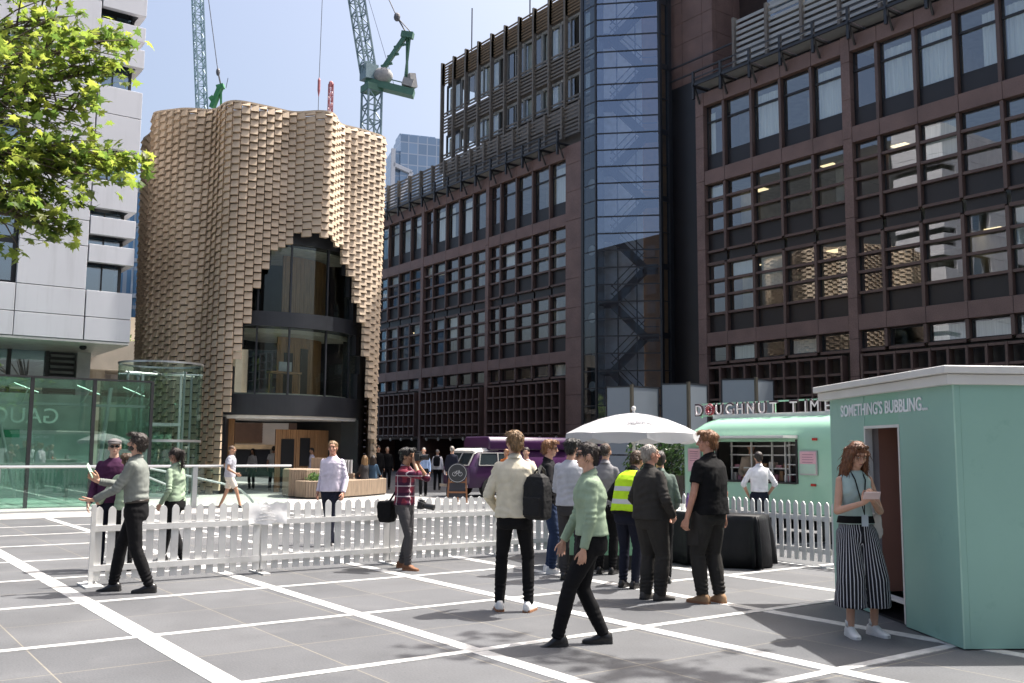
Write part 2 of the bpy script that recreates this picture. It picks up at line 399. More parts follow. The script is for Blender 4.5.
    if style == 'balding':
        hh((0,-.035,1.64),(.078,.082,.058)); 
        for sx in (-1,1): hh((sx*.066,-.012,1.65),(.018,.045,.04))
    if style == 'thin':
        hh((0,-.022,1.672),(.080,.096,.088)); hh((0,-.052,1.63),(.070,.064,.08))
    if hb.v:
        ho = remeshed('hair', hb, HAIR[hair], .006 if near else cvx, 2, .012*s if near else 0, .022, root)
        if near:                                             # loose locks that break up the outline
            rq = random.Random(seed*7+1); me = ho.data; crown = S(HD((0,-.045,1.75))); mid = S(HD((0,-.02,1.64))); st = MB(); vsl = me.vertices; nv = len(vsl); long_ = style in ('long','pony')
            for _ in range(520 if style != 'thin' else 300):
                v = vsl[rq.randrange(nv)]; p = v.co.copy(); n_ = v.normal.copy(); d = p-crown; d -= n_*d.dot(n_)
                if d.length < 1e-4: continue
                d = (d.normalized() + V(rq.gauss(0,.35),rq.gauss(0,.35),rq.gauss(0,.2)) + V(0,0,-.25)).normalized(); l = rq.uniform(.010,.020)*(1.6 if long_ else 1.0); q = [p - n_*.002]; up_ = rq.uniform(.1,.5)
                for k in range(3): q.append(q[-1] + (d*(1+.1*k) + n_*(up_-.33*k) + V(0,0,-.12*k)).normalized()*l)
                w0 = rq.uniform(.0016,.0034); st.tube(q, [w0,w0*.95,w0*.7,.0004], 4, 0, False)
            bm = bmesh.new(); bm.from_mesh(me); o0 = [bm.verts.new(x) for x in st.v]
            for f in st.f:
                try: bm.faces.new([o0[i] for i in f]).smooth = True
                except ValueError: pass
            bm.to_mesh(me); bm.free()
    if style == 'crop': 
        hh((0,-.016,1.668),(.0765,.0945,.0885)); remeshed('hair', hb, HAIR[hair], cvx, 1, 0, .02, root)
    # ---- upper clothes
    t = MB(); g_ = build*loose
    if female: tp = [(.86,.165,.118),(.95,.158,.108),(1.06,.142,.102),(1.17,.142,.108),(1.27,.150,.130),(1.35,.150,.118),(1.41,.142,.094),(1.455,.098,.074),(1.485,.060,.060)]
    else: tp = [(.84,.176,.130),(.95,.172,.124),(1.08,.166,.120),(1.20,.170,.126),(1.31,.178,.130),(1.38,.176,.118),(1.425,.150,.098),(1.460,.102,.080),(1.490,.066,.066)]
    bw = lambda z, hx: hx*(1 + (g_-1)*sstep(1.5,1.35,z)) if True else hx
    rings = []
    lo = .985 if tuck else hem
    prof = [(lo, None)] + [(z, None) for z,_,_ in tp if z > lo+.02]
    def at(z):
        for k in range(len(tp)-1):
            if tp[k][0] <= z <= tp[k+1][0]:
                f = (z-tp[k][0])/(tp[k+1][0]-tp[k][0]); return tp[k][1]*(1-f)+tp[k+1][1]*f, tp[k][2]*(1-f)+tp[k+1][2]*f
        return tp[0][1]*(1.0+ (tp[0][0]-z)*.3), tp[0][2]*(1.0+(tp[0][0]-z)*.3)
    for z,_ in prof:
        hx, hy = at(z); k = 1+(g_-1)*sstep(1.52,1.36,z); ex = 0 if tuck else (.016 if female else .010)*sstep(1.15,1.0,z); hx += ex; hy += ex
        rings.append([S(p) for p in superring(0,-.012,z,hx*k,hy*k*(1.0 if build<1.1 or z>1.25 else 1.12),30,2.5,T)])
    t.loft(rings)
    sr = (.060,.052,.040) if not female else (.052,.045,.035)
    sr = tuple(x*loose*(1+(build-1)*.5) for x in sr)
    for i in range(2):
        a = sh[i]; e = els[i]; w = wrs[i]; ain = a*.93 + T((0,-.012,1.39))*.07
        if sleeve == 'long':
            t.cone(S(ain), S(e), sr[0]*s, sr[1]*s); t.cone(S(e), S(e.lerp(w,.97)), sr[1]*s, sr[2]*s, 14, True, False)
        elif sleeve == 'rolled':
            t.cone(S(ain), S(e), sr[0]*s, sr[1]*s); t.cone(S(e), S(e.lerp(w,.22)), sr[1]*s, sr[1]*1.02*s, 14, True, False)
        elif sleeve == 'short':
            t.cone(S(ain), S(a.lerp(e,.62)), sr[0]*1.06*s, sr[0]*1.02*s, 16, True, False)
        else:
            t.ell(S(a*.7+T((0,-.012,1.40))*.3), (.050*s,.055*s,.05*s))
    tf = []
    if far < 2:
        rq = random.Random(seed+7)
        for i in range(2):
            if sleeve in ('long','rolled'):
                d1 = (els[i]-sh[i]).normalized(); tf += [(S(els[i]), .10*s, tuple(d1), .036, .0055*s, rq.random()*6), (S(wrs[i]), .07*s, tuple((wrs[i]-els[i]).normalized()), .024, .004*s, rq.random()*6)]
            tf += [(S(sh[i].lerp(els[i],.25)), .10*s, (.5*(-1 if i==0 else 1),.3,.8), .05, .005*s, rq.random()*6)]
            tf += [(S(T(((-.09,.09)[i], rq.choice((-.1,.08)), 1.05))), .17*s, (.35*(1-2*i),.2,.91), .062, .0065*s, rq.random()*6), (S(T(((-.05,.05)[i], (-.11,.1)[i], 1.25))), .14*s, (.6*(2*i-1),.1,.78), .07, .005*s, rq.random()*6)]
    shirt = remeshed(top, t, topm, cvx, 3 if near else 2, (.010 if far < 2 else 0)*s, .075, root, tf)
    if collar and far < 2:
        c = MB(); n = 20; r1 = []; r2 = []; r3 = []
        for k in range(n):
            a = 2*math.pi*k/n; dz = .012*math.sin(a)
            r1.append(S(T((.074*math.cos(a), -.014+.074*math.sin(a), 1.468-dz)))); r2.append(S(T((.063*math.cos(a), -.010+.062*math.sin(a), 1.512-dz*2.2)))); r3.append(S(T((.082*math.cos(a), -.014+.080*math.sin(a), 1.462-dz*2.4))))
        c.loft([r1,r2,r3], cap=False); c.build('collar', topm, root, True)
    # ---- trousers / shorts / skirt
    q = MB(); wd = 1+(build-1)*.8
    pl = [(1.035,.150,.108),(.97,.158,.116),(.90,.172 if female else .168,.130 if female else .124),(.83,.172 if female else .165,.130 if female else .122),(.785,.15,.10)]
    if seat is not None: pl = pl[:4]
    q.loft([[S(p) for p in superring(0,-.012,z,hx*wd,hy*wd,26,2.4,(lambda p: T(p)))] for z,hx,hy in reversed(pl)])
    lr = [.098*leg_r*wd, .067*leg_r, .052*leg_r]
    for i in range(2):
        k = knees[i]; a = ank[i]; h = hips[i] - V(0,0,.03 if seat is None else 0)
        if legs == 'shorts':
            q.cone(S(h), S(h.lerp(k,.82)), lr[0]*s, .086*s*leg_r, 16, True, False)
        elif flare:
            e = k.lerp(a,(k.z-cuff)/max(.01,(k.z-a.z))) if k.z > cuff else k
            q.cone(S(h), S(k), lr[0]*s, .5*(lr[0]+flare)*s, 18, True, True); q.cone(S(k), S(e), .5*(lr[0]+flare)*s, flare*s, 18, True, False)
        else:
            sd = a + (k-a).normalized()*(cuff-.085)
            q.cone(S(h), S(k), lr[0]*s, lr[1]*s); q.cone(S(k), S(k.lerp(sd,.45)), lr[1]*s, lr[1]*1.0*s); q.cone(S(k.lerp(sd,.45)), S(sd), lr[1]*s, lr[2]*s, 14, True, False)
    qf = []
    if far < 2:
        rq = random.Random(seed+3)
        for i in range(2):
            d1 = (ank[i]-knees[i]).normalized()
            if legs != 'shorts' and not flare:
                qf += [(S(knees[i]), .10*s, (d1.x+.2,d1.y,d1.z), .042, .005*s, rq.random()*6), (S(ank[i]+V(0,0,.07)), .11*s, (d1.x,d1.y+.2,d1.z), .034, .0065*s, rq.random()*6)]
            qf += [(S(hips[i]-V(0,0,.06)), .13*s, (.6*(1-2*i),.25,.75), .055, .0055*s, rq.random()*6)]
    tro = remeshed('trousers' if legs != 'shorts' else 'shorts', q, legm, cvx, 3 if near else 2, (.009 if far < 2 else 0)*s, .08, root, qf)
    if flare:
        me = tro.data; n = len(me.vertices); cc = np.empty(n*3, np.float32); me.vertices.foreach_get('co', cc); cc = cc.reshape(-1,3); an = np.zeros(n, np.float32)
        hs = [S(h) for h in hips]; ks = [S(a) for a in ank]; f = np.clip((hs[0].z-cc[:,2])/(hs[0].z-ks[0].z), -.3, 1)
        cen = [np.stack([hs[i].x+(ks[i].x-hs[i].x)*f, hs[i].y+(ks[i].y-hs[i].y)*f],1) for i in range(2)]
        for i in range(2):
            d = cc[:,:2]-cen[i]; msk = (cc[:,0] < 0) if i == 0 else (cc[:,0] >= 0)
            a = np.arctan2(d[:,0]*(-1 if i==0 else 1), d[:,1]); an[msk] = a[msk]
        wst = np.clip((cc[:,2]-(hs[0].z-.02))/.10, 0, 1)
        at_ = me.attributes.new('stripe','FLOAT','POINT'); at_.data.foreach_set('value', an/ (2*np.pi))
    if belt and tuck and far < 2:
        rb = []
        for z in (1.0,1.0,1.03,1.03): rb.append(z)
        o1 = superring(0,-.012,.985,.170*wd,.126*wd,28,2.4,T); o2 = superring(0,-.012,1.018,.168*wd,.124*wd,28,2.4,T)
        MB().loft([[S(p) for p in o1],[S(p) for p in o2]]).build('belt', BELT if belt is True else belt, root, True)
    # ---- shoes
    shoe = shoe or BLACKSHOE; sole = sole or DARKSOLE
    sec = [(-.080,.022,.060),(-.072,.034,.088),(-.045,.040,.108),(-.005,.042,.110),(.035,.041,.092),(.07,.043,.070),(.11,.045,.050),(.145,.042,.044),(.172,.032,.036),(.186,.014,.028)]
    fl = .92 if female else 1.0
    for i in range(2):
        M, fo, fp = fM[i]
        piv = V(0,.11,0) if fp < 0 else V(0,-.06,0)
        def ft(p):
            yaw = Matrix.Rotation(R(feet[i][3]),3,'Z')
            return S(fo + yaw @ (Matrix.Rotation(R(-fp),3,'X') @ (Vector(p)-piv) + piv))
        u = MB(); rings = []
        for y,w,hh_ in sec:
            w *= fl; rings.append([ft(p) for p in [(w*.9,y,.010),(w*1.02,y,.022),(w*.98,y,.022+(hh_-.022)*.5),(w*.66,y,hh_*.93),(0,y,hh_),(-w*.66,y,hh_*.93),(-w*.98,y,.022+(hh_-.022)*.5),(-w*1.02,y,.022),(-w*.9,y,.010)]])
        u.loft(rings); so = u.build('shoe', shoe, root, True)
        if far < 2:
            v = MB(); out = [(w*fl+.004,y) for y,w,_ in sec]; poly = [(w,y) for w,y in out] + [(-w,y) for w,y in reversed(out)]
            v.loft([[ft((x,y,0)) for x,y in poly],[ft((x*1.02,y,.012)) for x,y in poly],[ft((x,y,.024)) for x,y in poly]]); v.build('sole', sole, so)
    root['_dbg'] = 0; del root['_dbg']
    return root, dict(T=T, HD=HD, S=S, sh=sh, el=els, wr=wrs, knees=knees, s=s, ang=ang, base=V(base[0],base[1],lift), hm=hm)
def world(info, p):
    """a point of the person's own frame as a world point"""
    return info['base'] + Matrix.Rotation(info['ang'],3,'Z') @ (Vector(p)*info['s'])
def head_dir(a, b): return (RH*a + FH*b).normalized()
# ---------------------------------------------------------------- ground
def paver_mat():
    m = bpy.data.materials.new('grey granite pavers'); m.use_nodes = True; nt = m.node_tree; b = nt.nodes['Principled BSDF']
    tc = nt.nodes.new('ShaderNodeTexCoord'); mp = nt.nodes.new('ShaderNodeMapping'); mp.inputs['Location'].default_value = (10.87+2.15*20, -2.45+1.86*20, 0)
    nt.links.new(tc.outputs['Object'], mp.inputs[0])
    br = nt.nodes.new('ShaderNodeTexBrick'); br.offset = 0; br.squash = 1
    br.inputs['Scale'].default_value = 1; br.inputs['Brick Width'].default_value = 2.15/2; br.inputs['Row Height'].default_value = 1.86/2; br.inputs['Mortar Size'].default_value = .006; br.inputs['Mortar Smooth'].default_value = .3
    br.inputs['Color1'].default_value = (.090,.093,.099,1); br.inputs['Color2'].default_value = (.112,.115,.121,1); br.inputs['Mortar'].default_value = (.22,.20,.165,1)
    nt.links.new(mp.outputs[0], br.inputs['Vector'])
    n = nt.nodes.new('ShaderNodeTexNoise'); n.inputs['Scale'].default_value = .9; n.inputs['Detail'].default_value = 6; nt.links.new(tc.outputs['Object'], n.inputs['Vector'])
    n3 = nt.nodes.new('ShaderNodeTexNoise'); n3.inputs['Scale'].default_value = 60; n3.inputs['Detail'].default_value = 2; nt.links.new(tc.outputs['Object'], n3.inputs['Vector'])
    rmp = nt.nodes.new('ShaderNodeMapRange'); rmp.inputs[1].default_value = .3; rmp.inputs[2].default_value = .7; rmp.inputs[3].default_value = .82; rmp.inputs[4].default_value = 1.15; nt.links.new(n.outputs['Fac'], rmp.inputs[0])
    rm3 = nt.nodes.new('ShaderNodeMapRange'); rm3.inputs[1].default_value = .3; rm3.inputs[2].default_value = .7; rm3.inputs[3].default_value = .86; rm3.inputs[4].default_value = 1.14; nt.links.new(n3.outputs['Fac'], rm3.inputs[0])
    mu0 = nt.nodes.new('ShaderNodeMath'); mu0.operation = 'MULTIPLY'; nt.links.new(rmp.outputs[0], mu0.inputs[0]); nt.links.new(rm3.outputs[0], mu0.inputs[1])
    mu = nt.nodes.new('ShaderNodeMix'); mu.data_type = 'RGBA'; mu.blend_type = 'MULTIPLY'; mu.inputs[0].default_value = 1
    nt.links.new(br.outputs['Color'], mu.inputs[6]); nt.links.new(mu0.outputs[0], mu.inputs[7])
    # a few pale scuffs and dark drips
    n4 = nt.nodes.new('ShaderNodeTexNoise'); n4.inputs['Scale'].default_value = 5; n4.inputs['Detail'].default_value = 8; nt.links.new(tc.outputs['Object'], n4.inputs['Vector'])
    st = nt.nodes.new('ShaderNodeMapRange'); st.inputs[1].default_value = .66; st.inputs[2].default_value = .72; st.inputs[4].default_value = .25; nt.links.new(n4.outputs['Fac'], st.inputs[0])
    mx = nt.nodes.new('ShaderNodeMix'); mx.data_type = 'RGBA'; nt.links.new(st.outputs[0], mx.inputs[0]); nt.links.new(mu.outputs[2], mx.inputs[6]); mx.inputs[7].default_value = (.06,.058,.055,1)
    nt.links.new(mx.outputs[2], b.inputs['Base Color'])
    b.inputs['Roughness'].default_value = .62; b.inputs['Specular IOR Level'].default_value = .4
    bp = nt.nodes.new('ShaderNodeBump'); bp.inputs['Strength'].default_value = .15; bp.inputs['Distance'].default_value = .01; nt.links.new(n3.outputs['Fac'], bp.inputs['Height']); nt.links.new(bp.outputs[0], b.inputs['Normal'])
    return m
PAVER = paver_mat()
tag(MB().quad((-900,-700,0),(700,-700,0),(700,900,0),(-900,900,0)).build('plaza_ground', PAVER), kind='structure')
WLINE = mat('white stone strip', (.50,.50,.49), rough=.6, var=.22, scale=7, bump=.1, bscale=50)
worn(WLINE,(.17,.17,.17),14,.55,.72,.55); worn(WLINE,(.30,.29,.27),2.2,.45,.7,.45)
worn(PAVER,(.05,.05,.05),26,.69,.72,.6,detail=2); worn(PAVER,(.16,.16,.165),1.6,.56,.75,.40); worn(PAVER,(.055,.056,.06),.7,.55,.75,.3)
ls = MB()
for y,w in ((-9.0,.17),(-7.1,.17),(-5.2,.17),(-3.2,.17),(-1.3,.17),(.62,.17),(2.46,.18),(4.48,.15),(6.31,.16),(8.02,.16),(9.85,.16),(11.7,.16),(13.55,.16)): ls.box(-23.9,14,y-w/2,y+w/2,-.02,.004)
for x in (-21.6,-19.6,-17.47,-15.15,-13.03,-10.87,-8.69,-6.615,-4.53,-2.4,-.25,1.9,4.0): ls.box(x-.05,x+.05,-14,16.5,-.02,.008)
tag(ls.build('paving_line', WLINE), kind='structure')
PALE = mat('pale limestone paving', (.36,.35,.335), rough=.7, var=.1, scale=1.2, bump=.1, bscale=30)
tag(MB().box(-60,-24.0,-40,16.9,-.02,.006).build('pale_pavement', PALE), kind='structure')
# ---------------------------------------------------------------- materials of the buildings
def granite_mat():
    m = mat('brown granite', (.160,.103,.090), rough=.5, var=.16, scale=1.1, bump=.06, bscale=60, spec=.4)
    nt = m.node_tree; b = nt.nodes['Principled BSDF']; src = b.inputs['Base Color'].links[0].from_socket
    n = nt.nodes.new('ShaderNodeTexNoise'); n.inputs['Scale'].default_value = 30; n.inputs['Detail'].default_value = 3
    tc = nt.nodes.new('ShaderNodeTexCoord'); nt.links.new(tc.outputs['Object'], n.inputs['Vector'])
    mr = nt.nodes.new('ShaderNodeMapRange'); mr.inputs[1].default_value = .35; mr.inputs[2].default_value = .65; mr.inputs[3].default_value = .8; mr.inputs[4].default_value = 1.2; nt.links.new(n.outputs['Fac'], mr.inputs[0])
    mu = nt.nodes.new('ShaderNodeMix'); mu.data_type = 'RGBA'; mu.blend_type = 'MULTIPLY'; mu.inputs[0].default_value = 1
    nt.links.new(src, mu.inputs[6]); nt.links.new(mr.outputs[0], mu.inputs[7]); nt.links.new(mu.outputs[2], b.inputs['Base Color']); return m
GRAN = granite_mat()
BRONZE = mat('brown bronze fins', (.105,.067,.057), rough=.45, var=.12, scale=2, spec=.45)
JOINT = mat('dark stone joint', (.035,.022,.02), rough=.9)
DARKM = mat('dark metal', (.016,.016,.018), rough=.45, var=.2)
SPAND = mat('dark spandrel', (.012,.011,.013), rough=.4, var=.15, scale=1)
STEELB = mat('blue black steel', (.020,.022,.027), rough=.4)
WINGLASS = glass('office window glass', tint=(.93,.96,1.0), through=(.78,.84,.84), base=.17, ior=1.55, wob=.22, wscale=.5)
GREENGLASS = glass('green edged glass', tint=(.9,1,.97), through=(.74,.875,.825), base=.08, ior=1.5)
CLEARGREEN = glass('pale green glass', tint=(.9,1,.97), through=(.87,.95,.92), base=.02, ior=1.45)
TOWERGLASS = glass('blue coated glass', tint=(.70,.80,1.0), through=(.92,.95,.97), base=.24, ior=1.6, wob=.05, wscale=.4)
INTW = mat('interior wall', (.55,.53,.48), rough=.9); CEIL = mat('office ceiling', (.42,.41,.38), rough=.9); BLIND = mat('pale blind', (.78,.78,.73), rough=.9, var=.15, scale=30, stretch=(1,1,.02))
LAMP = emit('ceiling lamp', (1.0,.78,.46), .9)
GREYST = mat('grey slat metal', (.15,.135,.118), rough=.6, var=.15, scale=4)
PALEM = mat('pale grey panel', (.34,.36,.37), rough=.55, var=.06)
# ---------------------------------------------------------------- granite office wings
Y0 = 33.6
PITCH_X = (1.25,1.63,1.63,1.63,1.63)     # five windows per bay
STORE = {}
def win_mesh(kind, w):
    """frame (fins, bars), pane and spandrel of one window; x from 0 to w, z absolute, y towards the street is negative"""
    key = (kind, round(w,3))
    if key in STORE: return STORE[key]
    z0, z1, zp, bars = {'top':(15.60,18.02,14.85,(17.22,)), 'upper':(11.83,14.14,10.93,(13.42,12.62)), 'lower':(7.96,10.30,7.10,(9.52,8.80)), 'base':(5.72,6.43,None,())}[kind]
    lo = zp if zp else z0
    fr = MB()
    d = .20 if kind != 'top' else .16
    fr.box(w-.14, w-.01, -.06, d, lo, z1)                              # mullion fin on the right of the window
    for z in bars + ((z0,) if kind in ('upper','lower') else ()):
        if kind == 'top': fr.box(0, w-.16, .12, .175, z-.05, z+.05, 1)
        else: fr.box(0, w-.16, -.02, .14, z-.055, z+.055); fr.box(-.16, 0, -.05, .05, z-.06, z+.06)
    if kind == 'upper': fr.box(0, w-.16, -.02, .14, 10.86, 10.97); fr.box(0, w-.16, -.02, .14, 10.30, 10.40)
    if kind == 'lower': fr.box(0, w-.16, -.02, .14, 10.26, 10.295)
    fr.box(0, .05, .142, .20, z0, z1, 1); fr.box(w-.20, w-.145, .142, .20, z0, z1, 1); fr.box(.05, w-.20, .142, .20, z1-.05, z1, 1); fr.box(.05, w-.20, .142, .20, z0, z0+.05, 1)
    if kind == 'base': fr.box(0, w-.16, .0, .14, 5.60, 5.715)
    frame = fr.mesh('window', [BRONZE, DARKM])
    pane = MB().quad((.05,.18,z0+.05),(w-.20,.18,z0+.05),(w-.20,.18,z1-.05),(.05,.18,z1-.05)).mesh('pane', WINGLASS)
    sp = None
    if zp:
        m = MB().box(0, w-.16, .15, .20, zp, z0-.002)
        if kind == 'upper': m.box(0, w-.16, .15, .20, 10.40, 10.86)
        sp = m.mesh('spandrel', SPAND)
    STORE[key] = (frame, pane, sp); return STORE[key]
def curtain(x0, x1, z0, z1, y, parent):
    n = max(6, int((x1-x0)/.05)); vs = []
    for z in (z0, z1):
        for k in range(n+1): vs.append((x0+(x1-x0)*k/n, y+.03*math.sin(k*1.9)+.02*math.sin(k*.7), z))
    return MB().add(vs, [(k,k+1,n+2+k,n+1+k) for k in range(n)]).build('curtain', BLIND, parent, True)
def wing(name, label, x_start, bays, left_end=.45, right_end=.45, pil=.45, rng=5, rows=('top','upper','lower','base')):
    rq = random.Random(rng)
    t = thing(name, label, 'office building', (x_start, Y0, 0))
    st = MB(); jt = MB(); x = 0.0; piers = []
    piers.append((x, x+left_end)); x += left_end; starts = []
    for b in range(bays):
        starts.append(x); x += sum(PITCH_X) - .16
        e = pil if b < bays-1 else right_end
        piers.append((x, x+e)); x += e
    L = x
    for a,b in piers:
        z = .0; first = True
        for zt in (1.4,3.0,4.6,6.1,7.75,9.4,11.05,12.7,14.35,16.0,17.6,19.2):
            top = min(zt, 18.72); st.box(a, b, -.12, 2.5, z+(0 if first else .012), top); jt.box(a+.01, b-.01, -.10, 2.4, top-.002, top+.014); z = top; first = False
            if top >= 18.7: break
    for s0 in starts:
        w = sum(PITCH_X) - .16; xx = s0
        for i,p in enumerate(PITCH_X):
            e = xx + p - (.16 if i == 4 else 0)
            for za, zb in ((14.16,14.83),(6.45,7.08),(18.04,18.70)): st.box(xx+.008, e-.008, -.10, .5, za, zb)
            xx = e if i == 4 else xx + p
        for za, zb in ((14.17,14.82),(6.46,7.07),(18.05,18.69)): jt.box(s0, s0+w, -.085, .45, za, zb)
    bevel(st.build('stone_frame', GRAN, t), .012, 1); jt.build('stone_joint', JOINT, t)
    # rooms behind the glass
    rm = MB()
    for z in (3.2, 7.02, 10.86, 14.70, 18.5): rm.box(.2, L-.2, .5, 6.5, z-.32, z)
    rm.box(.2, L-.2, 6.5, 6.7, 0, 18.5, 1); rm.box(.2,.4,2.5,6.5,0,18.5,1); rm.box(L-.4,L-.2,2.5,6.5,0,18.5,1)
    for x_ in np.arange(4, L-2, 7.3): rm.box(x_, x_+.12, 3.2, 6.5, 3.2, 18.2, 1); rm.box(x_+2.1, x_+2.5, 2.2, 2.6, 3.2, 18.2, 1)
    rm.build('interior', [CEIL, INTW], t)
    for b,s0 in enumerate(starts):
        for kind in rows:
            xx = s0
            for i,p in enumerate(PITCH_X):
                w = p; fr, pa, sp = win_mesh(kind, w)
                wo = link('window', fr, t, (xx,0,0)); link('pane', pa, wo)
                if sp: link('spandrel', sp, wo)
                z0,z1 = {'top':(15.62,18.0),'upper':(11.85,14.1),'lower':(7.98,10.28),'base':(5.75,6.4)}[kind]
                r_ = rq.random()
                if kind == 'top' and r_ < .62:
                    f = rq.choice((1.0,.45,.35,1.0)); a = xx+.06+(0 if rq.random()<.5 else (w-.28)*(1-f)); curtain(a, a+(w-.28)*f, z0, z1-.25, .36, t)
                elif kind in ('upper','lower','base') and r_ < .30:
                    d_ = rq.choice((.7,.75,1.4)) if kind != 'base' else .62; MB().box(xx+.07, xx+w-.22, .30, .31, z1-d_, z1-.05).build('roller_blind', BLIND, t)
                if kind != 'base' and rq.random() < .16:
                    zc = {'top':18.15,'upper':14.36,'lower':10.52}[kind]; yy = rq.uniform(1.4,4.2)
                    MB().box(xx+.3, xx+.95, yy, yy+.6, zc-.02, zc+.02).build('ceiling_light', LAMP, t)
                xx += p
        # screen of small projecting cells over the lowest storeys
        w = sum(PITCH_X) - .16; g = MB(); n = 10
        for z in (5.42, 4.72, 3.95, 3.15, 2.55): g.box(s0+.25, s0+w-.25, -.30, .05, z-.05, z+.05)
        for k in range(n+1):
            x_ = s0+.25+(w-.5)*k/n; g.box(x_-.045, x_+.045, -.34, .06, 2.45, 5.45)
        g.build('projecting_screen', BRONZE, t)
        MB().box(s0, s0+w, .32, .40, 2.5, 5.6).build('dark_glazing', SPAND, t)
        k_ = MB(); 
        for k in range(5): k_.ell((s0+.8+k*1.5, -.1, 2.28), (.09,.09,.13), 8, 6)
        k_.build('soffit_lamp', mat('soffit lamp glass',(.7,.7,.66),rough=.4), t)
        MB().box(s0-.2, s0+w+.2, .1, 2.4, 2.30, 2.46).build('soffit', BRONZE, t)
        MB().box(s0, s0+w, 2.4, 2.5, 0, 2.3).build('shop_front', SPAND, t)
    return t, L, starts
# left wing: its right end at x = -39.6; right wing starts at x = -31.1
WL = .40
Lw = .45 + 4*(sum(PITCH_X)-.16) + 3*.34 + 1.40
tL, LL, stL = wing('office_wing', 'brown granite office block with slatted upper storeys, right of the tiled pavilion', -39.6-Lw, 4, .45, 1.40, .34, 5)
tR, LR, stR = wing('office_wing', 'brown granite office block rising behind the mint kiosk and food trailer', -31.1, 3, .5, .5, .42, 9)
# maintenance walkway along each coping
def walkway(t, xa, xb, z, y=-.55):
    m = MB(); p = MB(); n = max(2, int((xb-xa)/1.65)); st = (xb-xa)/n
    for k in range(n+1):
        x = xa+k*st
        m.box(x-.06,x+.06,y-.06,y+.06,z-.75,z+.62); m.box(x-.05,x+.05,y-.1,.75,z-.14,z-.03); m.bar((x,-.12,z-.9),(x,y+.1,z-.15),.07)
        if k < n: p.box(x+.10,x+st-.10,y+.08,.45,z-.03,z+.02)
    for zz in (z+.60, z+.28): m.box(xa,xb,y-.02,y+.03,zz-.03,zz+.03)
    m.box(xa,xb,y-.035,y+.04,z-.10,z+.02); m.box(xa,xb,.46,.52,z-.10,z+.02)
    m.build('walkway_rail', STEELB, t); p.build('walkway_panel', PALEM, t)
walkway(tL, -1.5, Lw-1.6, 19.0); walkway(tR, .3, LR-.5, 19.1)
# set-back slatted storeys of the left wing
def slatted(t, xa, xb, yw, za, zb, rows, px, name='slat_screen', col=GREYST):
    m = MB()
    n = int(round((xb-xa)/px))
    for z0,z1,step in rows:
        z = z0
        while z < z1: m.box(xa,xb,yw,yw+.05,z,z+step*.52); z += step
    m.build(name, col, t)
    for k in range(n+1): x = xa+(xb-xa)*k/n; MB().box(x-.07,x+.07,yw-.16,yw+.12,za,zb).build('slat_post', GREYST, t)
xo = -39.6-Lw
WOODS = mat('weathered wood slat', (.16,.115,.07), rough=.75, var=.2, scale=3, stretch=(.2,1,4))
xa, xb = -59.25-xo, -43.0+3.2-xo
slatted(tL, xa, xb, 36.5-Y0, 22.0, 30.45, ((24.95,26.45,.24),(22.0,23.2,.24)), 1.66)
slatted(tL, xa, xb, 36.55-Y0, 28.7, 30.4, ((28.75,30.4,.21),), 1.66, 'roof_slat_screen', WOODS)
slatted(tL, -66.2-xo, xb, 35.0-Y0, 20.0, 21.95, ((20.1,21.9,.24),), 1.66, 'parapet_slat_screen')
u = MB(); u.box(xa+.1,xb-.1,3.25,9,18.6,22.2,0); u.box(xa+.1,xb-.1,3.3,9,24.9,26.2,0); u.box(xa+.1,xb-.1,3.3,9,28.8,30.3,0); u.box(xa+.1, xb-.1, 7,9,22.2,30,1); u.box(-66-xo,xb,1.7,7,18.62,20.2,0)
u.build('setback_storey', [mat('dark brown storey wall',(.10,.085,.07),rough=.8), INTW], tL)  # one even dark brown for the storey wall
n = 10; st_ = (xb-xa)/n
for k in range(n):
    for z0,z1 in ((23.25,24.9),(26.45,28.75)):
        fr = MB(); x0 = xa+k*st_; fr.box(x0+.02,x0+.09,3.25,3.4,z0,z1); fr.box(x0+st_-.09,x0+st_-.02,3.25,3.4,z0,z1); fr.box(x0+.09,x0+st_-.09,3.25,3.4,z1-.16,z1,0); fr.box(x0+st_*.5-.03,x0+st_*.5+.03,3.25,3.4,z0,z1-.16)
        wo = fr.build('window', PALEM if k else DARKM, tL)
        MB().quad((x0+.09,3.33,z0),(x0+st_-.09,3.33,z0),(x0+st_-.09,3.33,z1-.16),(x0+.09,3.33,z1-.16)).build('pane', WINGLASS, wo)
        if k % 3 != 1: MB().box(x0+.1, x0+.1+st_*(.35 if k%2 else .8), 3.5,3.51, z0+.1, z1-.2).build('roller_blind', BLIND, tL)
for px_,h in ((472,34.2),(530,34.5)):
    p = atY(px_, 20 if px_ < 500 else 2, 37.5); MB().tube([(p.x-xo,37.5-Y0,29.5),(p.x-xo,37.5-Y0,h)],.05,6).build('roof_mast', DARKM, tL)
# plant louvres on the right wing's roof
slatted(tR, -30.7+31.1, LR, 36.0-Y0, 19.5, 23.2, ((19.6,23.0,.30),), 2.1, 'louvre_screen', PALEM)
MB().box(.5,LR,2.7,6,18.55,22.6).build('plant_room', mat('plant room wall',(.06,.055,.05),rough=.8), tR)
MB().box(1.2,LR,.9,6,18.52,19.9).build('parapet_wall', GRAN, tR)
MB().box(.2,LR,5.2,5.5,22.6,27.5).box(.2,LR,5.0,5.2,24.5,24.8,1).build('upper_storey', [WINGLASS, PALEM], tR)
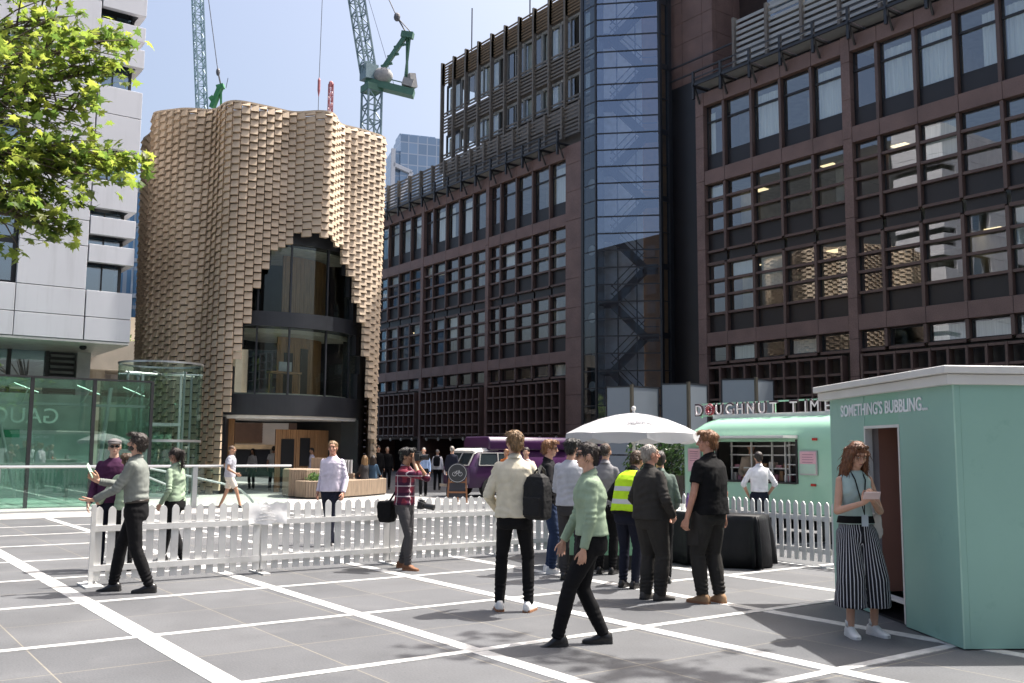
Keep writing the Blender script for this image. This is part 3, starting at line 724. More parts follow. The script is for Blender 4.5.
# ---------------------------------------------------------------- stair tower and stone core between the wings
core = thing('stone_core', 'tall windowless brown stone core standing behind the glass stair tower', 'building core', (-33.5,37.0,0))
cm = MB(); cj = MB()
z = 21.3
while z < 47:
    for xa_, xb_ in ((-2.6,-1.75),(-1.75,-.3),(-.3,.42)): cm.box(xa_+.01, xb_-.01, 0, .3, z+.012, z+1.2)
    for ya_, yb_ in ((.3,1.6),(1.6,3.0),(3.0,4.4),(4.4,6)): cm.box(.12, .42, ya_+.01, yb_-.01, z+.012, z+1.2)
    z += 1.21
cm.build('stone_cladding', GRAN, core); cj.box(-2.58,.40,.03,8,18,47); cj.box(.42,6.0,2.2,8,20,47.5); cj.build('stone_joint', JOINT, core)  # second box: unseen rear block added to cast shadow on the pavilion
MB().box(-2.6,2.45,-.1,.9,0,21.3).build('metal_wall', SPAND, core)
rl = MB()
for z in (21.6,22.3): rl.box(-2.6,2.6,-.45,-.38,z-.04,z+.04)
rl.build('handrail', STEELB, core)
tower = thing('stair_tower', 'blue glazed stair tower with black staircase inside, between the two brown granite blocks', 'stair tower', (-38.35,33.45,0))
ux = V(.7071,.7071,0); nx = V(.7071,-.7071,0)          # along / out of the front face
W_F = 3.47; P0 = V(0,0,0); P1 = ux*W_F
ML = V(-1.1,0,0); MR = P1 + V(0,.55,0)
TOPZ = 44
fr = MB()
for p,wd in ((P0,.10),(P1,.16),(ML+V(-.03,.06,0),.20),(MR+V(0,.12,0),.24)): fr.bar((p.x,p.y,0),(p.x,p.y,TOPZ),wd,up=(1,0,0))
step = .925; zs = [k*step+.25 for k in range(int(TOPZ/step))]
for z in zs:
    fr.bar(P0+V(0,0,z),P1+V(0,0,z),.06,.07); fr.bar(ML+V(0,0,z),P0+V(0,0,z),.05,.06); 
for k,z in enumerate(zs[::2]): fr.bar(P1+V(0,0,z),MR+V(0,0,z),.06,.3 if k%2==0 else .06)
for f in (.33,.62): a = P0.lerp(P1,f); fr.bar(a-nx*.05,a-nx*.05+V(0,0,TOPZ),.05,.05,up=(1,0,0))
fr.build('frame', STEELB, tower)
for i,z in enumerate(zs[:-1]):
    if z < 34:
        a,b = P0+V(0,0,z+.035), P1+V(0,0,z+.035); h = V(0,0,step-.07)
        MB().quad(a,b,b+h,a+h).build('glass_panel', TOWERGLASS, tower)
SIDEG = glass('grey side glass', tint=(.75,.82,.9), through=(.45,.5,.52), base=.10, ior=1.5)
MB().quad(ML,P0,P0+V(0,0,TOPZ),ML+V(0,0,TOPZ)).build('side_glazing', SIDEG, tower)
MB().quad(P1,MR,MR+V(0,0,TOPZ),P1+V(0,0,TOPZ)).build('side_glazing', SIDEG, tower)
inn = -nx
bk = MB(); q0 = P0+inn*2.0; q1 = P1+inn*2.0
bk.bar(q0+ux*.2+V(0,0,TOPZ/2),q1-ux*1.0+V(0,0,TOPZ/2),.1,TOPZ); bk.bar(q1-ux*1.0+inn*.2+V(0,0,TOPZ/2),q1+ux*.6+inn*.2+V(0,0,TOPZ/2),.1,TOPZ,1)
bk.build('back_wall', [mat('stairwell wall',(.78,.80,.82),rough=.8), mat('stairwell wood',(.30,.17,.08),rough=.6)], tower)
fl = MB(); rlg = MB(); SH = 3.72
for k in range(12):
    z = k*SH + .2
    a = P0+ux*.75+inn*.55; b = P0+ux*2.55+inn*.55; a2 = P0+ux*.75+inn*1.25; b2 = P0+ux*2.55+inn*1.25
    fl.bar(P0+ux*.15+inn*.9+V(0,0,z+SH/2), P0+ux*.80+inn*.9+V(0,0,z+SH/2), 1.4, .28)
    fl.bar(P0+ux*2.5+inn*.9+V(0,0,z), P0+ux*3.3+inn*.9+V(0,0,z), 1.4, .28)
    fl.bar(b+V(0,0,z), a+V(0,0,z+SH/2), .5, .40); fl.bar(a2+V(0,0,z+SH/2), b2+V(0,0,z+SH), .5, .40)
    for h in (.5,.95):
        rlg.bar(b+V(0,0,z+h)-inn*.38, a+V(0,0,z+SH/2+h)-inn*.38, .05); rlg.bar(a2+V(0,0,z+SH/2+h)-inn*.38, b2+V(0,0,z+SH+h)-inn*.38, .05)
        rlg.bar(P0+ux*2.5+V(0,0,z+h)+inn*.2, P0+ux*3.3+V(0,0,z+h)+inn*.2, .05)
    d = MB().lathe([(0,-.03),(.27,-.03),(.27,.03),(0,.03)], n=20).build('round_lamp', mat('opal disc',(.75,.77,.78),rough=.5), tower)
    d.rotation_euler = (R(90),0,0); d.location = (-.75,.35,z+1.1)
fl.build('staircase', DARKM, tower); rlg.build('stair_rail', STEELB, tower)
MB().box(ML.x+.05,-.02,.5,.6,0,TOPZ).build('column', mat('tower column',(.10,.11,.12),rough=.6), tower)
# ---------------------------------------------------------------- tiled pavilion
PC = V(-36.75,14.35,0); PR = 4.54; PTOP = 13.95
TILE = mat('sandstone coloured scale tile', (.485,.375,.265), rough=.65, var=.16, scale=.6, bump=.12, bscale=14, col2=(.56,.445,.325))
pav = thing('pavilion', 'round pavilion clad in stepped sandy scale tiles with an arched glazed opening', 'pavilion', tuple(PC))
TH0 = R(-21.3)
def prad(th, z):
    k = (z/PTOP); am = .14 + .20*k**1.2
    return PR + am*(math.sin(9*th+1.0+.6*math.sin(2*th)) + .28*math.sin(17*th+.5))
OPL = [(-.5,-38.0),(1.7,-36.5),(2.9,-34.7),(4.3,-31.8),(5.0,-30.4),(5.9,-28.1),(6.5,-26.7),(7.3,-23.7),(7.85,-22.2),(8.3,-19.0),(8.6,-17.0),(9.05,-10.8),(9.3,-7.3)]
OPR = [(-.5,43.5),(1.95,41.8),(3.45,38.5),(5.3,34.5),(6.8,29.5),(8.05,24.2),(9.1,17.8),(9.35,10.0)]
def interp(t, z):
    if z <= t[0][0]: return t[0][1]
    for (a,b),(c,d) in zip(t,t[1:]):
        if a <= z <= c: return b+(d-b)*(z-a)/(c-a)
    return None
def is_open(thd, z):
    l = interp(OPL, z); r = interp(OPR, z)
    return l is not None and r is not None and z < 9.33 and l < thd < r
NT = 104; dth = 2*math.pi/NT; hT = .285
tm = MB()
NR = int(PTOP/hT)
for j in range(NT):
    th = j*dth; thd = (math.degrees(th)+180)%360-180
    off = (j % 2)*hT/2
    for i in range(-1, NR+2):
        z0 = i*hT+off; z1 = z0+hT*.86; zc = .5*(z0+z1)
        if zc < 0 or z0 > PTOP-.05: continue
        if is_open(thd, zc): continue
        if abs(abs(thd)-180) < 46 and (zc < 2.75 or 3.4 < zc < 6.1): continue
        z0 = max(0,z0); z1 = min(PTOP,z1)
        # a scale: leans out at its foot and on one side, so each step throws a small shadow
        ta, tb = th-dth*.485, th+dth*.425
        def P(t,z,o): r_ = prad(t,z)+o; return (r_*math.cos(t), r_*math.sin(t), z)
        lo, hi = .10, .02; sa, sb = .0, .07
        f = [P(ta,z0,lo+sa),P(tb,z0,lo+sb),P(tb,z1,hi+sb),P(ta,z1,hi+sa)]; bk_ = [P(ta,z0,-.05),P(tb,z0,-.05),P(tb,z1,-.05),P(ta,z1,-.05)]
        tm.add(f+bk_, [(0,1,2,3),(1,0,4,5),(2,1,5,6),(3,2,6,7),(0,3,7,4)])
tm.build('tile_cladding', TILE, pav)
cpg = MB(); cpg.loft([[((prad(a,PTOP)+o)*math.cos(a),(prad(a,PTOP)+o)*math.sin(a),z) for o,z in ((-.12,PTOP-.02),(.075,PTOP-.02),(.075,PTOP+.05),(-.12,PTOP+.05))] for a in [2*math.pi*k/360 for k in range(361)]], cap=False); cpg.build('coping', TILE, pav)
# backing skin, glazed drum, floor bands, timber core
DR = 4.0
def arc(r, a0, a1, n): return [(r*math.cos(R(a0+(a1-a0)*k/n)), r*math.sin(R(a0+(a1-a0)*k/n))) for k in range(n+1)]
def arcband(m, r0_, r1_, a0, a1, z0, z1, n=40, mi=0):
    o = arc(r1_,a0,a1,n); i_ = arc(r0_,a0,a1,n)
    m.loft([[(*i_[k],z0),(*o[k],z0),(*o[k],z1),(*i_[k],z1)] for k in range(n+1)], mi)
bs = MB(); [arcband(bs, 4.0, 4.1, a0, a1, z0, z1, 40) for a0,a1,z0,z1 in ((46,318,5.9,PTOP),(46,135,0,5.9),(225,318,0,5.9),(135,225,2.7,3.6))]; arcband(bs, 3.9, 4.05, -42, 42, 9.4, PTOP, 30); bs.build('backing_wall', DARKM, pav)
MB().lathe([(0,PTOP-.6),(4.05,PTOP-.6),(4.05,PTOP-.5),(0,PTOP-.5)],n=48).build('roof', DARKM, pav)
bd = MB()
arcband(bd, 3.4, 4.12, -41, 46, 2.78, 3.52); arcband(bd, 3.5, 4.12, -38, 44, 5.98, 6.52); arcband(bd, 3.6, 4.10, -30, 34, 9.05, 9.6)
for a in (-41,46): arcband(bd, 3.4, 4.1, a-1.5, a+1.5, 0, 9.5, 3)
# stepped dark reveals beside the opening
for zz,al,ar in ((0,-38,44),(1.7,-37,42),(3.5,-34,39),(5.2,-30,36),(6.4,-27,32),(7.4,-23,28),(8.2,-18,23.5)):
    arcband(bd, 3.97, 4.14, al-6, al-.5, zz, zz+1.0, 4); arcband(bd, 3.97, 4.14, ar+1.0, ar+6, zz, zz+1.0, 4)
bd.build('floor_band', STEELB, pav)
SOFF = mat('white soffit', (.70,.69,.66), rough=.7)
so2 = MB(); arcband(so2, .2, 4.02, -60, 60, 2.66, 2.775, 30); so2.build('soffit', SOFF, pav)
up = MB(); arcband(up, .2, 3.6, -60, 60, 5.80, 5.95, 24); arcband(up,.2,3.6,-60,60,3.52,3.60,24); arcband(up,.2,3.6,-60,60,8.95,9.03,24); up.build('ceiling', mat('pavilion ceiling',(.45,.43,.38),rough=.9), pav)
gz = MB(); arcband(gz, 3.98, 3.99, -40, 45, 3.52, 5.98, 24); gz.build('window', glass('pavilion glass', tint=(.9,.97,1), through=(.86,.9,.88), base=.0, ior=1.45), pav)
gz = MB(); arcband(gz, 3.98, 3.99, -38, 43, 6.52, 9.05, 24); gz.build('window', bpy.data.materials['pavilion glass'], pav)
ml = MB()
for a in (-24,-7.5,14,33): arcband(ml, 3.94, 4.03, a-.45, a+.45, 3.52, 9.05, 1)
ml.build('mullion', STEELB, pav)
def plank_mat(name, c, w=.11):
    m = mat(name, c, rough=.6, var=.18, scale=2.5, bump=.15, bscale=30, stretch=(6,6,.5)); return m
TIMB = plank_mat('oak boarding', (.34,.185,.085)); TIMD = mat('oak boarding gap', (.09,.05,.025), rough=.8)
wd_ = MB(); wg = MB()
def boards(r, a0, a1, z0, z1, da=1.6):
    a = a0
    while a < a1:
        j = random.uniform(-.012,.012); arcband(wd_, r-.06, r+j, a, min(a1,a+da*.9), z0, z1, 1); a += da
    arcband(wg, r-.12, r-.045, a0, a1, z0, z1, 24)
for a_ in ((3.3,-46,-36.5,0,2.66),(2.9,-9,44,0,2.3),(2.5,-8,45,3.6,5.8,2),(2.6,-6,45,6.5,8.9,2)):
    wd_ = MB(); wg = MB(); boards(*a_); wd_.build('timber_wall', TIMB, pav); wg.build('timber_backing', TIMD, pav)
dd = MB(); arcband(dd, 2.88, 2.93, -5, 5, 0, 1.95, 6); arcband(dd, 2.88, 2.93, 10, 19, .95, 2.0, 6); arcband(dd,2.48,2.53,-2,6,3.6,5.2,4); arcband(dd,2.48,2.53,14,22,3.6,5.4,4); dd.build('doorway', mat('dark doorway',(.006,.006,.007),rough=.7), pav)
cl = MB(); cl.lathe([(.34,0),(.30,.15),(.30,2.35),(.42,2.45),(.42,2.66)], (2.0*math.cos(R(-48)),2.6*math.sin(R(-48)),0), 18); cl.lathe([(.3,3.6),(.3,5.8)], (2.2*math.cos(R(-50)),2.7*math.sin(R(-50)),0), 18); cl.build('column', mat('pale stone column',(.55,.51,.45),rough=.7), pav, True)
ds = MB(); c_ = V(3.2,.3,3.6); ds.box(2.9,3.3,-.9,.3,4.35,4.42); ds.box(2.92,2.98,-.85,-.8,3.6,4.35); ds.box(3.2,3.26,.2,.26,3.6,4.35); ds.box(3.0,3.05,-.5,0,4.45,4.8,1); ds.build('desk', [mat('desk wood',(.25,.15,.08)), PALEM], pav)
# ---------------------------------------------------------------- white panelled building, left
WPAN = mat('white cladding panel', (.57,.575,.61), rough=.5, var=.04, scale=.4, bump=.03, bscale=3)
worn(WPAN,(.30,.30,.31),1.4,.52,.8,.35,(1,2.5,.18))
XB = -33.2
wb = thing('white_office_building', 'white panelled office building with recessed corner windows, behind the leafy branches', 'office building', (XB,0,0))
wp = MB(); cr = MB()
def pan(y0,y1,z0,z1,d=.0): wp.box(-.22,d,y0+.012,y1-.012,z0+.012,z1-.012)
ZB = ((5.10,5.95),(5.95,6.62))
Z = [(5.08,5.90,'p'),(5.90,6.62,'p'),(6.62,7.66,'w'),(7.66,8.35,'p'),(8.35,8.70,'w'),(8.70,9.30,'p')]
H0 = 9.30
bands = []        # (z0,z1,recess?) of the corner zone, repeated upwards
bands += [(5.06,5.83,0),(5.83,6.72,0),(6.72,7.65,1),(7.65,8.26,0),(8.26,8.58,1),(8.58,9.20,0),(9.20,9.48,1),(9.48,10.45,0),(10.45,11.0,1)]
z = 10.45
bands = bands[:8] + [(10.45,11.55,1),(11.55,12.75,0),(12.75,13.70,0),(13.70,14.55,1),(14.55,15.22,0),(15.22,15.48,1),(15.48,16.02,0),(16.02,16.42,1),(16.42,17.5,0),(17.5,18.7,0),(18.7,19.6,1),(19.6,20.3,0),(20.3,20.7,1),(20.7,21.4,0),(21.4,23.5,0)]
wins = []
for z0,z1,rec in bands:
    if rec:
        o = MB(); o.box(-.72,-.62,6.95,8.12,z0,z1); o.box(-.62,-.55,6.95,7.02,z0,z1,1); wg_ = o.build('window', [glass('corner window glass',tint=(.8,.9,1),through=(.34,.46,.48),base=.28,ior=1.6) if 'corner window glass' not in bpy.data.materials else bpy.data.materials['corner window glass'], DARKM], wb)
        f = MB(); f.box(-.66,-.58,7.02,8.2,z0,z0+.07); f.box(-.66,-.58,8.05,8.14,z0,z1); f.box(-.66,-.58,7.5,7.54,z0,z1); f.build('window_frame', DARKM, wg_)
    else:
        pan(6.95,8.40,z0,z1); wp.box(-3.5,-.22,8.18,8.40,z0+.012,z1-.012)
# big panels with staggered joints, windows by the frame's edge
for z0,z1 in ((5.06,5.83),(5.83,6.72),(6.72,8.15),(8.15,9.0),(9.0,10.6),(10.6,11.9),(11.9,13.5),(13.5,15),(15,16.6),(16.6,18.2),(18.2,19.8),(19.8,21.5),(21.5,23.5)):
    y = 6.93; k = 0
    while y > -14:
        w_ = 2.05 if k == 0 else (2.4 if k % 2 else 2.9); ya = y-w_
        win = (k % 2 == 1 and (z0,z1) in ((6.72,8.15),(8.15,9.0),(10.6,11.9),(13.5,15),(16.6,18.2)))
        if win:
            o = MB(); o.box(-.45,-.38,ya,y,z0,z1); b_ = o.build('window', bpy.data.materials['corner window glass'], wb)
            f = MB(); f.box(-.38,-.30,ya,y,z0,z0+.1); f.box(-.38,-.30,ya,y,z1-.1,z1); f.box(-.38,-.3,y-.1,y,z0+.1,z1-.1); f.build('window_frame', DARKM, b_)
        else: pan(ya,y,z0,z1)
        y = ya; k += 1
bevel(wp.build('cladding', WPAN, wb), .008, 1)
cr.box(-16,-.9,-14,8.0,5.2,23.3); cr.box(-.9,-.24,-14,6.9,5.2,6.70); cr.box(-.9,-.5,-14,6.9,6.7,23.3); cr.build('structure', mat('dark cavity',(.03,.035,.04),rough=.7), wb)
sf = MB(); sf.box(-9,-.02,-14,8.38,4.98,5.05); sf.build('soffit', mat('pale soffit panel',(.62,.60,.56),rough=.5), wb)
MB().ell((-1.2,7.2,4.93),(.12,.12,.09),12,8).build('dome_camera', DARKM, wb)
gb = MB(); gb.box(-4.1,-4.0,-14,6.55,3.2,4.98); gb.build('window', bpy.data.materials['corner window glass'], wb)
gf = MB()
for y in (-2,1.2,3.9,5.4,6.6): gf.box(-4.0,-3.9,y-.06,y+.06,0,4.98)
gf.build('window_frame', DARKM, wb)
lv = MB()
for k in range(24): lv.box(-4.05,-3.85,6.7,7.5,.3+k*.195,.3+k*.195+.09)
lv.build('louvre', mat('grey louvre blade',(.16,.16,.16),rough=.6), wb); MB().box(-4.5,-4.1,6.6,7.6,0,4.98).build('louvre_backing', DARKM, wb)
MB().box(-4.3,-3.7,7.55,8.0,0,4.98).build('column', mat('grey column',(.45,.45,.45),rough=.6), wb)
MB().box(-12,-4.6,-14,7.6,-.0,.02).box(-12.2,-12,-14,7.6,0,4.98).build('lobby_wall', mat('lobby stone',(.6,.58,.54),rough=.8), wb)
# concrete walkways and planting behind it, then a blue glass block further off
cw = thing('concrete_terrace', 'pale concrete terraces with a planted top between the white building and the pavilion', 'terrace', (-50,8,0))
cm = MB(); 
for z0,z1 in ((2.9,3.8),(5.4,6.9)): cm.box(-3,0,-9,8,z0,z1)
for y in (-6,-2.6,.8,3.4,6): cm.lathe([(.35,0),(.35,6)],(-.9,y,0),14)
cm.box(-6,-5,-9,8,0,7.0); cm.build('concrete', mat('pale concrete',(.48,.44,.38),rough=.85,var=.15,scale=.8,bump=.15,bscale=10), cw)
sb_ = thing('stone_building', 'pale stone building with brown shutters seen through the open base of the pavilion', 'building', (-53,22,0))
m = MB(); m.box(-6,0,-9,5,0,8.5); m.build('wall', mat('pale stone wall',(.52,.46,.38),rough=.85,var=.12,scale=1), sb_)
for y in (-7.5,-4.5,-1.5,1.5):
    MB().box(.0,.5,y+1.5,y+1.9,4.2,8.4).box(.0,.45,y-1.1,y+1.5,4.2,4.5).build('pilaster', bpy.data.materials['pale stone wall'], sb_); MB().box(.01,.05,y-.6,y+1.2,4.6,7.6).build('window', bpy.data.materials['corner window glass'], sb_)
for y in (-6.5,-3.0,.5):
    o = MB().box(.0,.06,y,y+1.9,1.9,3.6).build('window', mat('brown shutter',(.14,.08,.05),rough=.7) if 'brown shutter' not in bpy.data.materials else bpy.data.materials['brown shutter'], sb_)
    m = MB(); [m.box(.06,.09,y,y+1.9,1.95+.16*k,2.03+.16*k) for k in range(10)]; m.build('louvre', bpy.data.materials['brown shutter'], o)
MB().box(.02,.3,-9,5,1.55,1.8).build('stone_band', mat('ochre stone',(.42,.30,.17),rough=.8), sb_)
for y in (-2.6,1.2): MB().box(.01,.05,y,y+2,0,1.5).build('doorway', DARKM, sb_)
# ---------------------------------------------------------------- glass lobby, lift cylinder, balustrade
STEEL = mat('brushed steel', (.45,.46,.47), rough=.35, metal=.85, var=.05)
XG = -27.9
lob = thing('glass_lobby', 'green glass entrance box with black mullions and reversed restaurant lettering', 'glass lobby', (XG,0,0))
zt = 3.40
for ya,yb in ((-9,-6.2),(-6.2,-3.4),(-3.4,-.6),(-.6,2.2),(2.2,4.65),(4.65,6.2),(6.2,7.72)):
    MB().box(-.012,0,ya+.01,yb-.01,.03,zt).build('glass_wall', GREENGLASS, lob)
MB().box(-6,-.012,7.70,7.715,.03,zt).build('glass_wall', GREENGLASS, lob)
rf = MB(); 
for ya,yb in ((-9,-.6),(-.6,2.2),(2.2,4.65),(4.65,7.7)): rf.box(-6,-.02,ya+.02,yb-.02,zt+.0,zt+.02)
rf.build('glass_roof', GREENGLASS, lob)
mf = MB()
for y in (-6.2,-3.4,-.6,2.2,4.65,6.2): mf.box(-.09,.03,y-.045,y+.045,0,zt+.05)
mf.box(-.06,.03,7.69,7.77,0,zt+.05); mf.box(-.05,.04,-9,7.72,zt+.02,zt+.07); mf.box(-6,-.05,7.69,7.76,zt+.02,zt+.07)
mf.build('mullion', DARKM, lob)
sm = MB()
sm.box(-.2,-.14,-9,7.6,2.72,2.78)
for y in (-3.4,-.6,2.2,4.65,6.2,7.4): sm.tube([(-.15,y,2.75),(-5.5,y,2.95)],.04,8); sm.tube([(-.2,y,3.3),(-1.6,y,2.78)],.018,6); sm.tube([(-.3,y+.2,3.05),(-.3,y-.4,3.28)],.02,6)
sm.tube([(-1.2,6.6,0),(-1.2,6.9,3.3)],.06,10); sm.tube([(-2.0,5.3,0.2),(-1.9,4.9,2.6)],.045,8); sm.tube([(-2.2,4.75,0.2),(-2.4,4.2,2.6)],.045,8)
sm.box(-2.6,-2.5,-8,4.9,2.05,2.13); sm.build('steelwork', STEEL, lob)
tx = link('lettering', text_mesh('GAUCHO', .62, .02), lob); tx.data.materials.append(mat('pale sign letters',(.62,.66,.64),rough=.5)); tx.location = (-2.4,4.45,2.28); tx.rotation_euler = (0,0,R(-90))
ex = MB().box(-2.46,-2.42,4.0,4.8,1.86,2.08).build('exit_sign', mat('green sign',(.02,.22,.12),rough=.5), lob)
dk = MB(); dk.box(-6.2,-6.0,-9,7.6,0,3.3); dk.box(-5,-4.4,2.6,4.6,0,1.0,1); dk.box(-4.2,-3.9,-3,1.4,0,2.3,1); dk.build('lobby_back_wall', [mat('lobby back',(.40,.42,.40),rough=.7,var=.4,scale=.7), mat('lobby desk',(.28,.30,.28),rough=.5)], lob)
lift = thing('glass_cylinder', 'round green glass lift enclosure beside the tiled pavilion', 'glass lift', tuple(atD(155,500,31.2).to_2d())+(0,))
RL = 1.32
def ring(m, r, z0, z1, n=40, w=.03): arcband(m, r-w, r, 0, 360, z0, z1, n)
for k in range(8):
    g_ = MB(); arcband(g_, RL-.012, RL, k*45+.6, k*45+44.4, .03, 4.3, 6); g_.build('glass_wall', CLEARGREEN, lift, False)
st_ = MB(); ring(st_, RL+.02, 4.30, 4.36); ring(st_, RL+.02, 1.78, 1.86); ring(st_, RL+.02, 0, .06)
for a in (20,110,200,290): st_.tube([((RL-.1)*math.cos(R(a)),(RL-.1)*math.sin(R(a)),0),((RL-.1)*math.cos(R(a)),(RL-.1)*math.sin(R(a)),4.05)],.045,8)
for a in (20,65,110,155): st_.tube([(RL*math.cos(R(a)),RL*math.sin(R(a)),4.0),(-RL*math.cos(R(a)),-RL*math.sin(R(a)),4.0)],.03,6)
st_.build('steel_frame', STEEL, lift)
MB().box(-.6,.6,-.6,.6,0,.1).box(-.55,.55,-.55,.55,2.3,2.4).box(-.6,-.5,-.6,.6,.1,2.3,1).box(-.04,.04,-.62,-.54,0,4,0).box(.2,.28,.55,.62,0,4,0).build('lift_car', [STEEL, CLEARGREEN], lift)
bal = thing('glass_balustrade', 'low glass balustrade with steel posts and top rail, behind the picket fence', 'balustrade', (-26.0,0,0))
pb = MB(); rb = MB()
ys = [-3.2,-.9,1.4,3.7,6.0,8.4]
yend = 11.15
for y in ys: pb.box(-.06,.06,y-.05,y+.05,0,1.08)
pb.box(-.05,.05,8.36,8.48,0,1.10); rb.tube([(0,-6,1.12),(0,yend,1.12)],.035,8); rb.box(-.03,.03,-6,yend,.0,.05)
pb.build('post', STEEL, bal); rb.build('rail', STEEL, bal)
for ya,yb in zip([-5.5]+ys, ys+[yend]): MB().box(-.008,.008,ya+.06,yb-.06,.06,1.06).build('glass_panel', CLEARGREEN, bal)
hr = thing('handrail', 'curved steel stair handrail behind the glass balustrade', 'handrail', (-26.6,0,0))
MB().tube([(0,7.4,1.05),(0,8.4,.85),(0,9.4,.62),(.0,9.9,.45),(.0,10.2,.2),(0,10.35,0)],.03,8).tube([(-.5,6.0,1.1),(-.5,7.4,.85),(-.5,8.0,.6),(-.5,8.3,0)],.03,8).build('rail', STEEL, hr)
# ---------------------------------------------------------------- white picket fence
FENW = mat('white fence plastic', (.60,.60,.59), rough=.5, var=.10, scale=3)
worn(FENW,(.33,.32,.29),9,.58,.75,.5)
def fence_panel(a, b, label, h=.92, endpost=False, front=True):
    a = V(a[0],a[1],0); b = V(b[0],b[1],0); L = (b-a).length
    t = thing('picket_fence_panel', label, 'picket fence', tuple(a), math.atan2((b-a).y,(b-a).x), 'white picket fence panels around the stall')
    rl = MB(); 
    for z in (.20,.66): rl.box(.02, L-.02, *((-.040,-.011) if front else (.012,.042)), z-.035, z+.035)
    rl.build('rail', FENW, t)
    pk = MB(); n = int(round((L-.12)/.143)); s = (L-.12)/n
    for k in range(n+1):
        x = .06+s*k; w = .043 if front else .037; dz = random.uniform(-.006,.006); z0 = .055
        poly = [(x-w,z0),(x+w,z0),(x+w,h-.05+dz),(x+w*.62,h-.018+dz),(x,h+dz),(x-w*.62,h-.018+dz),(x-w,h-.05+dz)]
        pk.loft([[(px,-.010,pz) for px,pz in poly],[(px,.010,pz) for px,pz in poly]])
    pk.build('pickets', FENW, t)
    ft = MB()
    for x in ((.03,) if not endpost else (.03,)): ft.box(x-.035,x+.035,.045,.095,.0,.74); ft.box(x-.05,x+.05,-.22,.30,.0,.022)
    if endpost: ft.box(-.030,.020,-.045,-.005,.0,h+.02); ft.box(-.10,.10,-.26,.22,.0,.02)
    ft.build('post', FENW, t)
    return t
XF = -12.17
ysL = (2.77,4.82,6.72,8.6,10.45,12.05)
lbl = ['white picket fence panel with end post behind the striding man', 'white picket fence panel hung with a paper notice at its corner', 'white picket fence panel behind the man taking a photo', 'white picket fence panel mostly hidden behind the man in the cream shirt', 'white picket fence panel hidden behind the mint drinks counter']
for i,(y0,y1) in enumerate(zip(ysL, ysL[1:])): fence_panel((XF,y0),(XF+.03,y1), lbl[i], endpost=(i==0))
xsR = (-12.1,-10.3,-8.5,-6.7)
lbl = ['white picket fence panel between the drinks table and the left end of the mint trailer','white picket fence panel behind the draped table, in front of the trailer hatch','white picket fence panel disappearing behind the mint kiosk']
for i,(x0,x1) in enumerate(zip(xsR, xsR[1:])): fence_panel((x0,11.98-.09*i),(x1,11.98-.09*(i+1)), lbl[i], h=.90, front=False)
nt_ = thing('paper_notice', 'crumpled white paper notice hung over the picket fence', 'notice', (XF+.05,4.62,.62), R(90))
m = MB(); n = 8
for i in range(n+1):
    for j in range(5): m.v.append((i/n*.52, -.006*math.sin(i*1.9+j)-.006*math.cos(j*2.1+i*.6)-.052, .02+j/4*.26+.015*math.sin(i*1.3)))
for i in range(n):
    for j in range(4): m.f.append((i*5+j,(i+1)*5+j,(i+1)*5+j+1,i*5+j+1)); m.mi.append(0)
o = m.build('sheet', mat('white paper',(.78,.78,.78),rough=.6), nt_, True)
g = MB()
for k in range(5): z = .07+.04*k; g.tube([(.12+.01*k,-.068,z),(.24,-.068,z+.012),(.37-.02*k,-.068,z-.004)],.004,4)
g.build('print', mat('grey print',(.35,.35,.36),rough=.8), nt_)
# ---------------------------------------------------------------- mint kiosk
MINT = mat('mint painted board', (.255,.445,.375), rough=.5, var=.035, scale=.9, bump=.03, bscale=6)
MINT2 = mat('mint painted board, fresher panel', (.225,.44,.345), rough=.5, var=.03, scale=.9)
WHITEP = mat('white painted timber', (.62,.61,.585), rough=.5, var=.05, scale=2)
worn(MINT,(.15,.31,.25),3.5,.62,.72,.35); worn(MINT,(.30,.52,.44),1.1,.5,.75,.30)
ka = V(-6.63,9.25,0); ku = V(.843,-.537,0)
kio = thing('mint_kiosk', 'mint green kiosk with white flat roof and open doorway, at the right edge', 'kiosk', tuple(ka), math.atan2(ku.y,ku.x))
KL, KD, KH = 2.67, 2.7, 2.20
w1 = MB(); w1.box(0,.895,0,.06,.012,KH); w1.build('wall_panel', MINT, kio)
w1 = MB(); w1.box(.898,1.652,.002,.06,1.87,KH); w1.build('wall_panel', MINT2, kio)
w1 = MB(); w1.box(1.655,KL,0,.06,.012,KH); w1.build('wall_panel', MINT, kio)
w1 = MB(); w1.box(KL-.058,KL-.001,.062,KD,.012,KH-.001); w1.box(0,.06,.062,KD,.012,KH-.001); w1.box(.06,KL-.06,KD-.06,KD,.012,KH-.001); w1.build('side_wall', MINT, kio)
MB().box(KL-.003,KL+.004,-.004,.010,.012,KH).build('corner_bead', mat('pale corner bead',(.33,.52,.44),rough=.5), kio)
rf = MB(); rf.box(-.20,KL+.03,-.06,KD+.05,KH-.005,KH+.085); rf.box(-.24,KL+.06,-.10,KD+.1,KH+.088,KH+.155); bevel(rf.build('roof', WHITEP, kio),.006,1)
tr = MB(); tr.box(.885,.912,-.006,.07,.03,1.885); tr.box(1.638,1.665,-.006,.07,.03,1.885); tr.box(.912,1.638,-.006,.07,1.858,1.885); tr.box(.912,1.638,.02,.12,.20,.225); tr.build('door_frame', WHITEP, kio)
fl = MB(); fl.box(.06,KL-.06,.06,KD-.06,.0,.02); fl.build('floor', DARKM, kio)
iw = MB(); iw.box(.84,.88,.062,.15,.22,KH-.02,1); iw.box(.84,.88,.152,1.6,.22,KH-.02,0); iw.build('inner_partition', [mat('brown inner board',(.36,.17,.125),rough=.6,var=.05), mat('lilac grey inner board',(.40,.36,.37),rough=.7)], kio)
